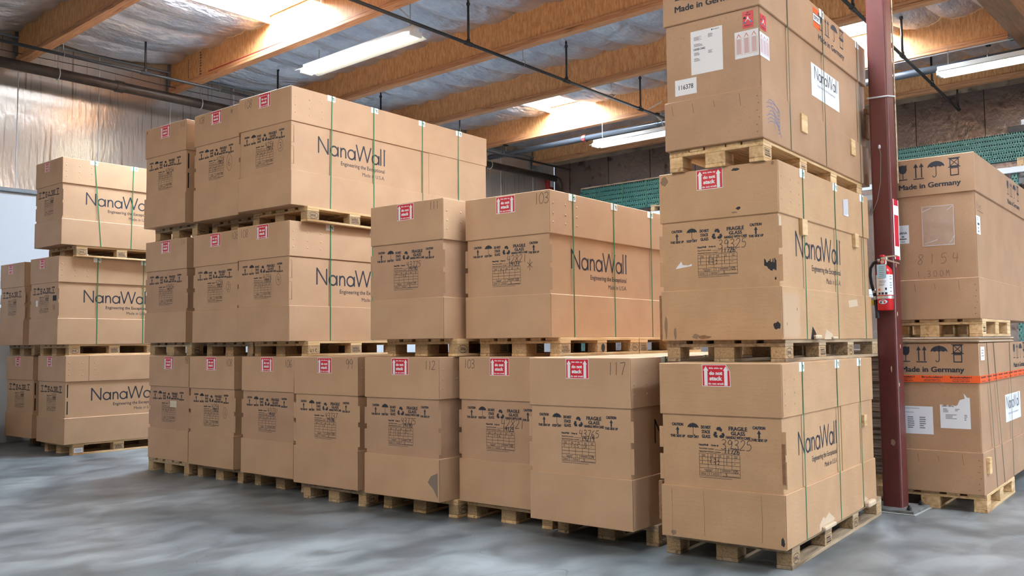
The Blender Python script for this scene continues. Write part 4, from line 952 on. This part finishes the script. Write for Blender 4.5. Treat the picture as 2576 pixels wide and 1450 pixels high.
m.tube(smooth_pts3 := [(.0, -s_-.006, 2.98), (.012, -s_-.014, 2.93), (.005, -s_-.01, 2.8), (.0, -s_-.006, 2.7), (-.03, -s_-.008, 2.55), (-s_-.01, -s_-.004, 2.42)], .0025, 'wire_steel', 6); m.lathe([(.008, 2.98), (.012, 2.99), (.008, 3.01)], 0, -s_-.008, 'steel_white', 8)
tag(m.build('hanging_cord', None, (-2.517, 7.598, 0)), 'thin cord hanging from a hook on the red column', 'cord')
m = MB(); m.box(s_+.001, s_+.005, -.07, .065, 2.05, 2.55, 'sticker_red'); pl = SIDE(m, s_+.0057, 'sticker_white'); pl.rect(-.07, 2.05, -.05, 2.55); pl.rect(.05, 2.05, .065, 2.55); pl.rect(-.05, 2.08, .05, 2.16); pl.rect(-.05, 2.42, .05, 2.5)
tag(m.build('wall_sign', None, (-2.517, 7.598, 0)), 'narrow red and white sign on the right face of the column', 'sign')

ex = thing('fire_extinguisher', 'red fire extinguisher with black hose hung on the red column', 'extinguisher', (-2.478, 7.405, 1.625))
m = MB(); R_ = .062
m.lathe([(.05, 0), (R_, .008), (R_, .30), (.056, .335), (.035, .36), (.022, .372)], 0, 0, 'extinguisher_red', 32); m.build('cylinder', ex, smooth=True)
m = MB(); n = 28
def wrap(m, a0, a1, z0, z1, mat, rad, k=n):
    vs = []
    for i in range(k+1):
        an = a0+(a1-a0)*i/k; vs += [(rad*math.cos(an), rad*math.sin(an), z0), (rad*math.cos(an), rad*math.sin(an), z1)]
    m.add(vs, [(2*i, 2*i+2, 2*i+3, 2*i+1) for i in range(k)], mat)
A0 = -PI/2
wrap(m, A0-1.75, A0+1.75, .125, .29, 'paper', R_+.001)
for z, a, b in ((.27, -.5, .5), (.26, -.5, .4), (.235, -.4, .5), (.225, -.4, .4), (.21, -.5, .3), (.2, -.5, .2)): wrap(m, A0+a, A0+b, z, z+.004, 'ink_grey', R_+.0016, 8)
for z in (.15, .18, .2, .22, .25, .27): wrap(m, A0+.95, A0+1.3, z, z+.006, 'ink_grey', R_+.0016, 5); wrap(m, A0-1.5, A0-1.1, z, z+.005, 'ink_grey', R_+.0016, 5)
for a in (-.55, -.12, .3): wrap(m, A0+a, A0+a+.3, .128, .146, 'ink', R_+.0018, 5)
wrap(m, A0-.55, A0-.25, .16, .176, 'sticker_orange', R_+.0018, 5); wrap(m, A0+.35, A0+.55, .164, .184, 'ink', R_+.0018, 5)
m.build('label', ex)
m = MB(); wrap(m, 0, 2*PI, .095, .118, 'chrome', R_+.002); m.build('clamp_band', ex)
m = MB(); vs = [(R_+.0014)*1.0 for _ in range(1)]
ov = []; 
for i in range(20):
    an = 2*PI*i/20; q = A0+.62*math.cos(an); ov.append(((R_+.0016)*math.cos(q), (R_+.0016)*math.sin(q), .07+.021*math.sin(an)))
ov2 = [((R_+.0022)*math.cos(A0+.55*math.cos(2*PI*i/20)), (R_+.0022)*math.sin(A0+.55*math.cos(2*PI*i/20)), .07+.018*math.sin(2*PI*i/20)) for i in range(20)]
ct = [((R_+.0016)*math.cos(A0), (R_+.0016)*math.sin(A0), .07)]
m.add(ov+ct, [(i, (i+1) % 20, 20) for i in range(20)], 'navy'); m.add(ov2+[((R_+.0022)*math.cos(A0), (R_+.0022)*math.sin(A0), .07)], [(i, (i+1) % 20, 20) for i in range(20)], 'sticker_white')
wrap(m, A0-.34, A0-.12, .058, .074, 'navy', R_+.003, 4); wrap(m, A0+.12, A0+.34, .058, .074, 'sticker_red', R_+.003, 4); wrap(m, A0-.25, A0+.25, .077, .083, 'sticker_red', R_+.003, 6)
m.build('emblem', ex)
m = MB(); m.lathe([(.02, .37), (.024, .38), (.024, .405), (.016, .41), (.016, .425)], 0, 0, 'chrome', 16); m.box(-.022, .03, -.016, .016, .405, .44, 'chrome', .006); m.lathe([(.022, .44), (.022, .452), (.008, .455)], -.012, 0, 'sticker_red', 12); m.build('valve', ex)
m = MB(); m.tube([(0, -.018, .395), (0, -.034, .395)], [.02, .02], 'sticker_red', 16); m.tube([(0, -.034, .395), (0, -.036, .395)], .015, 'chrome', 12); m.build('pressure_gauge', ex)
m = MB(); m.add([(.02, -.012, .43), (.02, .012, .43), (.02, .012, .443), (.02, -.012, .443), (.105, -.012, .436), (.105, .012, .436), (.105, .012, .446), (.105, -.012, .446)], [(0, 1, 2, 3), (4, 5, 6, 7), (0, 1, 5, 4), (3, 2, 6, 7), (0, 3, 7, 4), (1, 2, 6, 5)], 'chrome'); m.build('squeeze_lever', ex)
m = MB(); m.add([(.02, -.012, .405), (.02, .012, .405), (.02, .012, .42), (.02, -.012, .42), (.12, -.012, .372), (.12, .012, .372), (.112, .012, .384), (.112, -.012, .384)], [(0, 1, 2, 3), (4, 5, 6, 7), (0, 1, 5, 4), (3, 2, 6, 7), (0, 3, 7, 4), (1, 2, 6, 5)], 'chrome'); m.build('carry_handle', ex)
m = MB(); hp = [(-.02, 0, .412), (-.05, -.002, .41), (-.085, -.004, .39), (-.108, -.006, .35), (-.112, -.008, .29), (-.103, -.008, .22), (-.088, -.008, .16), (-.08, -.006, .12)]
m.tube(hp, .0125, 'rubber', 12); m.tube([(-.03, 0, .412), (-.05, -.002, .41)], .0145, 'chrome', 12); m.tube([(-.088, -.008, .165), (-.083, -.007, .145)], .0145, 'chrome', 12); m.tube([(-.082, -.006, .12), (-.078, -.004, .09)], .0135, 'chrome', 12); m.build('hose', ex, smooth=True)
m = MB(); m.tube([(-.078, -.004, .09), (-.07, -.002, .0), (-.066, 0, -.06)], [.012, .014, .017], 'rubber', 12); m.build('nozzle', ex)
m = MB(); m.box(-.035, .037, -.072, -.0705, .262, .372, 'tag_blue'); pl = FRONT(m, -.0727, 'ink_grey')
for q in range(6): pl.rect(-.02, .275+q*.015, .02, .279+q*.015)
m.build('inspection_tag', ex)
m = MB(); m.box(-.118, -.09, -.012, .0, .045, .09, 'yellow', .002); m.build('seal_tag', ex)
m = MB(); m.box(-.03, .03, .06, .112, .02, .34, 'bolt_dark', .004); m.build('wall_bracket', ex)

# ------------------------------------------------------------------ fluorescent lights
def tube_light(label, x0, x1, y, z, chains, lit='tube_fill', cable=True):
    t = thing('tube_light', label, 'light', (x0, y, z)); Lx = x1-x0
    m = MB(); m.box(0, Lx, -.055, .055, .0, .075, 'white_paint', .006); m.build('housing', t)
    for sg in (-1, 1):
        m = MB(); a, b = .02*sg, .205*sg
        m.add([(0.02, a, .0), (Lx-.02, a, .0), (Lx-.02, b, -.055), (.02, b, -.055), (.02, a, .003), (Lx-.02, a, .003), (Lx-.02, b, -.052), (.02, b, -.052)], [(0, 1, 2, 3), (4, 5, 6, 7), (0, 1, 5, 4), (2, 3, 7, 6), (0, 3, 7, 4), (1, 2, 6, 5)], 'white_paint'); m.build('reflector', t)
        m = MB(); m.tube([(.05, .075*sg, -.045), (Lx-.05, .075*sg, -.045)], .019, lit, 12); m.build('tube', t, smooth=True)
    for xx in (.0, Lx-.035):
        m = MB(); m.box(xx, xx+.035, -.1, .1, -.07, .0, 'white_paint', .004); m.build('end_socket', t)
    for cx, top in chains:
        m = MB(); zt = top-z; n = max(3, int((zt-.075)/.03))
        for i in range(n):
            za = .075+(zt-.075)*i/n; zb = .075+(zt-.075)*(i+1)/n
            if i % 2: m.tube([(cx-x0-.006, 0, za), (cx-x0-.006, 0, zb)], .003, 'wire_steel', 5); m.tube([(cx-x0+.006, 0, za), (cx-x0+.006, 0, zb)], .003, 'wire_steel', 5)
            else: m.tube([(cx-x0, -.006, za), (cx-x0, -.006, zb)], .003, 'wire_steel', 5); m.tube([(cx-x0, .006, za), (cx-x0, .006, zb)], .003, 'wire_steel', 5)
        m.build('chain', t)
    if cable:
        cx = chains[-1][0]-x0
        m = MB(); m.tube([(cx+.05, .0, .07), (cx+.03, -.05, .2), (cx-.1, -.12, .34), (cx-.28, -.16, .4), (cx-.1, -.18, .46), (cx+.15, -.2, .52)], .009, 'steel_white', 8); m.build('cable', t)
    return t
tube_light('lit tube light hung on chains above the stacked crates, upper left', -10.95, -8.5, 7.80, 5.52, [(-10.62, HB(YK(1))), (-8.62, HB(YK(1))+.5)], 'tube_light')
tube_light('far tube light half hidden by the topmost near crate', -10.6, -8.1, 14.66, 5.455, [(-10.4, HB(YK(4))), (-9.0, HB(YK(4)))], 'tube_mid')
tube_light('tube light at the right edge beyond the red column', -3.93, -1.45, 14.48, 5.50, [(-3.78, HB(YK(4))), (-2.3, HB(YK(4)))], 'tube_mid')

for x_, y_ in ((-3.9, 7.8), (2.9, 7.8), (-3.9, .6), (-9.6, -2.4), (-3.9, -6.5)):  # unseen tubes added to brighten the crate fronts and the beams
    tube_light('added fill tube light overhead, out of view', x_, x_+2.4, y_, 5.45, [(x_+.3, 5.95), (x_+2.1, 5.95)], cable=False)['group'] = 'added fill tube lights out of view'

# ------------------------------------------------------------------ sprinkler pipes
def sprinkler(label, p0, p1, r, sprigs, hangers=(), mat='pipe_black', top=6.18, drop_end=False):
    t = thing('sprinkler_pipe', label, 'pipe'); p0, p1 = Vector(p0), Vector(p1)
    m = MB(); m.tube([p0, p1], r, mat, 14); m.build('pipe', t, smooth=True)
    for y in sprigs:
        k = (y-p0.y)/(p1.y-p0.y); q = p0.lerp(p1, k)
        m = MB(); m.tube([q, (q.x, q.y, top)], .017, mat, 10); m.build('riser', t, smooth=True)
        m = MB(); d = (p1-p0).normalized(); m.tube([q-d*.07, q+d*.07], r*1.35, mat, 12); m.tube([q, (q.x, q.y, q.z+.06)], .026, mat, 10); m.build('tee_fitting', t)
        m = MB(); m.lathe([(.017, top-.06), (.027, top-.05), (.027, top-.02), (.014, top), (.02, top+.03), (.004, top+.06)], q.x, q.y, mat, 10); m.build('sprinkler_head', t)
    for y, zt in hangers:
        k = (y-p0.y)/(p1.y-p0.y); q = p0.lerp(p1, k)
        m = MB(); m.tube([(q.x, q.y, zt), (q.x, q.y, q.z+.06)], .004, 'wire_steel', 6); n = 14
        m.tube([(q.x+(r+.02)*math.cos(2*PI*i/n)*1.0, q.y, q.z+.015+(r+.028)*math.sin(2*PI*i/n)) for i in range(n+1)], .004, 'wire_steel', 6); m.build('hanger', t)
    return t
sprinkler('thin black sprinkler pipe running over the middle of the hall', (-8.27, 3.6, 5.58), (-8.76, 16.4, 5.58), .024, (6.34, 8.75, 11.1, 13.38, 15.6), ((YK(2), HB(YK(2))), (YK(3), HB(YK(3)))))
sprinkler('thin black sprinkler pipe passing behind the red column', (-3.62, 5.6, 5.57), (-4.40, 17.4, 5.57), .024, (8.75, 11.1, 13.5, 15.35, 17.36), ((YK(2), HB(YK(2))), (YK(3), HB(YK(3)))))
sprinkler('thin black sprinkler pipe along the left wall', (-12.95, 2.0, 5.56), (-12.95, 16.9, 5.56), .024, (3.95, 6.3, 8.65, 10.95, 13.1), [(YK(0), HB(YK(0))), (YK(1), HB(YK(1)))])
t = thing('main_pipe', 'thick dark main pipe along the foil-faced left wall', 'pipe')
m = MB(); m.tube([(-13.9, 1.0, 5.55), (-13.9, 17.5, 5.55)], .08, 'pipe_brown', 20); m.build('pipe', t, smooth=True)
for y in (YK(0)+.3, YK(1)+.2, YK(2)+.2, YK(3)+.2, YK(4)+.2):
    m = MB(); m.tube([(-13.9, y, 6.1), (-13.9, y, 5.65)], .006, 'wire_steel', 6); n = 16
    m.tube([(-13.9+.09*math.cos(2*PI*i/n), y, 5.55+.095*math.sin(2*PI*i/n)) for i in range(n+1)], .008, 'steel_white', 6); m.build('hanger', t)
for y in (YK(1)-1.2, YK(3)-1.2):
    m = MB(); m.tube([(-13.9, y-.06, 5.55), (-13.9, y+.06, 5.55)], .095, 'pipe_brown', 20); m.build('coupling', t)
m = MB(); m.tube([(-13.9, 17.5, 5.55), (-13.9, 17.62, 5.53), (-13.9, 17.68, 5.42), (-13.9, 17.7, 0.0)], .078, 'pipe_brown', 16); m.build('riser', t, smooth=True)
t = thing('grey_pipe', 'grey pipe with red couplings under the far beams', 'pipe')
YG, ZG = 14.84, 5.665
m = MB(); m.tube([(-13.72, YG, ZG), (1.5, YG, ZG)], .06, 'pipe_grey', 18); m.build('pipe', t, smooth=True)
for x in (-10.98, -4.75, -7.9):
    m = MB(); m.tube([(x-.045, YG, ZG), (x+.045, YG, ZG)], .072, 'pipe_grey', 18); m.tube([(x-.03, YG, ZG), (x+.03, YG, ZG)], .078, 'red_paint', 9); m.build('coupling', t)
for x in (-13.2, -9.2, -3.3):
    m = MB(); m.box(x-.03, x+.03, YK(4)-.09, YK(4)+.03, HB(YK(4))-.02, HB(YK(4))+.1, 'bolt_dark'); n = 14; m.tube([(x, YG, HB(YK(4))-.02), (x, YG, ZG+.07)], .004, 'wire_steel', 6)
    m.tube([(x, YG+.075*math.cos(2*PI*i/n), ZG+.085*math.sin(2*PI*i/n)) for i in range(n+1)], .005, 'wire_steel', 6); m.build('hanger', t)
t = thing('wall_conduit', 'thin conduit under the stained boards on the left wall', 'conduit')
m = MB(); m.tube([(-14.34, 0, 6.11), (-14.34, 17.5, 6.11)], .016, 'trim_grey', 10); m.build('pipe', t, smooth=True)
t = thing('beam_conduit', 'white conduit along the far lit beam, right of the red column', 'conduit')
m = MB(); m.tube([(-5.8, YK(4)-.10, HB(YK(4))-.01), (-2.0, YK(4)-.10, HB(YK(4))-.012)], .013, 'steel_white', 10); m.build('pipe', t, smooth=True)
for (a, b), lb in ((((-13.2, 3.0), (-13.2, 12.0)), 'thin cable strung along the left wall above the main pipe'), ):
    m = MB(); n = 24
    m.tube([(a[0]-.9, a[1]+(b[1]-a[1])*i/n, 5.82-.03*math.sin(PI*((i/n*3) % 1))) for i in range(n+1)], .006, 'pipe_black', 6); tag(m.build('cable'), lb, 'cable')

# ------------------------------------------------------------------ pallet rack with bundled green posts on the back wall
rk = thing('pallet_rack', 'steel pallet rack along the back wall under the green posts', 'rack')
for x in (-13.2, -10.0, -6.8, -3.35, -.4):
    m = MB(); m.box(x-.045, x+.045, 16.45, 16.53, 0, 4.215, 'green_perforated'); m.build('upright', rk)
    m = MB(); m.box(x-.045, x+.045, 17.55, 17.63, 0, 4.215, 'green_perforated'); m.build('upright', rk)
for y in (16.40, 17.60):
    for zz in (2.2, 4.12):
        m = MB(); m.box(-13.2, -.4, y, y+.05, zz, zz+.1, 'steel_white', .006); m.build('shelf_beam', rk)
def bundle(x0, x1, y0, z0, rows, sz, lbl, grp, deep=2):
    for i in range(rows):
        for j in range(deep):
            m = MB(); L = x1-x0; m.box(0, L, 0, sz-.006, 0, sz-.004, 'green_perforated' if sz > .09 else 'green_fine')
            o = m.build('steel_post', None, (x0+random.uniform(-.02, .02), y0+j*sz, z0+i*sz)); tag(o, lbl, 'steel post', grp)
GL = 'green perforated steel post in the banded pile left of the near stack'
GR_ = 'green perforated steel post in the pile at the right above the rack'
bundle(-12.42, -9.2, 16.6, 4.366, 6, .1, GL, 'green posts, left pile')
bundle(-5.6, -1.2, 16.6, 4.366, 6, .078, GR_, 'green posts, right pile')
m = MB(); m.box(-12.4, -9.2, 16.56, 16.86, 4.968, 4.995, 'ledger_board', .003); tag(m.build('timber_plank'), 'pale plank lying on top of the left green post pile', 'plank')
for x in (-12.0, -11.25, -10.62, -10.1, -9.6):
    m = MB(); a, b, c, d = 16.590, 16.868, 4.37, 5.004
    m.tube([(x, a, c), (x, a, d), (x, b, d), (x, b, c)], .007, 'strap_green', 6); tag(m.build('steel_band'), 'green band round the left green post pile', 'band', 'bands on the green posts')
for x in (-3.0,):
    m = MB(); m.tube([(x, 16.590, 4.37), (x, 16.590, 4.74)], .007, 'strap_green', 6); tag(m.build('steel_band'), 'green band round the right green post pile', 'band', 'bands on the green posts')
for x, lb in ((-12.3, 'pallet carrying the left end of the green post pile'), (-10.4, 'pallet carrying the green posts beside the near stack'), (-5.3, 'pallet under the right green post pile, behind the column'), (-3.3, 'pallet under the right green post pile at the frame edge')):
    pallet(lb, (x, 16.42, 4.222), 0, .95, 1.2, 'pine_grey', 'pine_block', 3)
m = MB(); m.box(-3.45, -1.2, 16.62, 16.8, 4.836, 4.94, 'bolt_dark', .004); tag(m.build('steel_channel'), 'dark steel channel lying on the right green post pile', 'steel channel')
m = MB(); m.box(-3.25, -2.6, 16.6, 16.78, 4.942, 5.03, 'steel_white', .004); tag(m.build('steel_offcut'), 'pale steel offcut on the dark channel', 'offcut')
# red alarm box and pale duct in the far left corner
m = MB(); m.box(-14.4, -14.28, 17.72, 17.92, 5.34, 5.66, 'red_paint', .008); m.box(-14.28, -14.27, 17.76, 17.88, 5.42, 5.58, 'sticker_white', .002); tag(m.build('alarm_box'), 'small red alarm box in the far left corner', 'alarm box')
m = MB(); m.lathe([(.0, 0), (.3, .02), (.36, .2), (.33, .42), (.2, .52), (.05, .56)], -14.0, 4.35, 'black_plastic', 14); o = m.build('plastic_bag'); tag(o, 'dark bag by the white wall in the far left corner', 'bag')
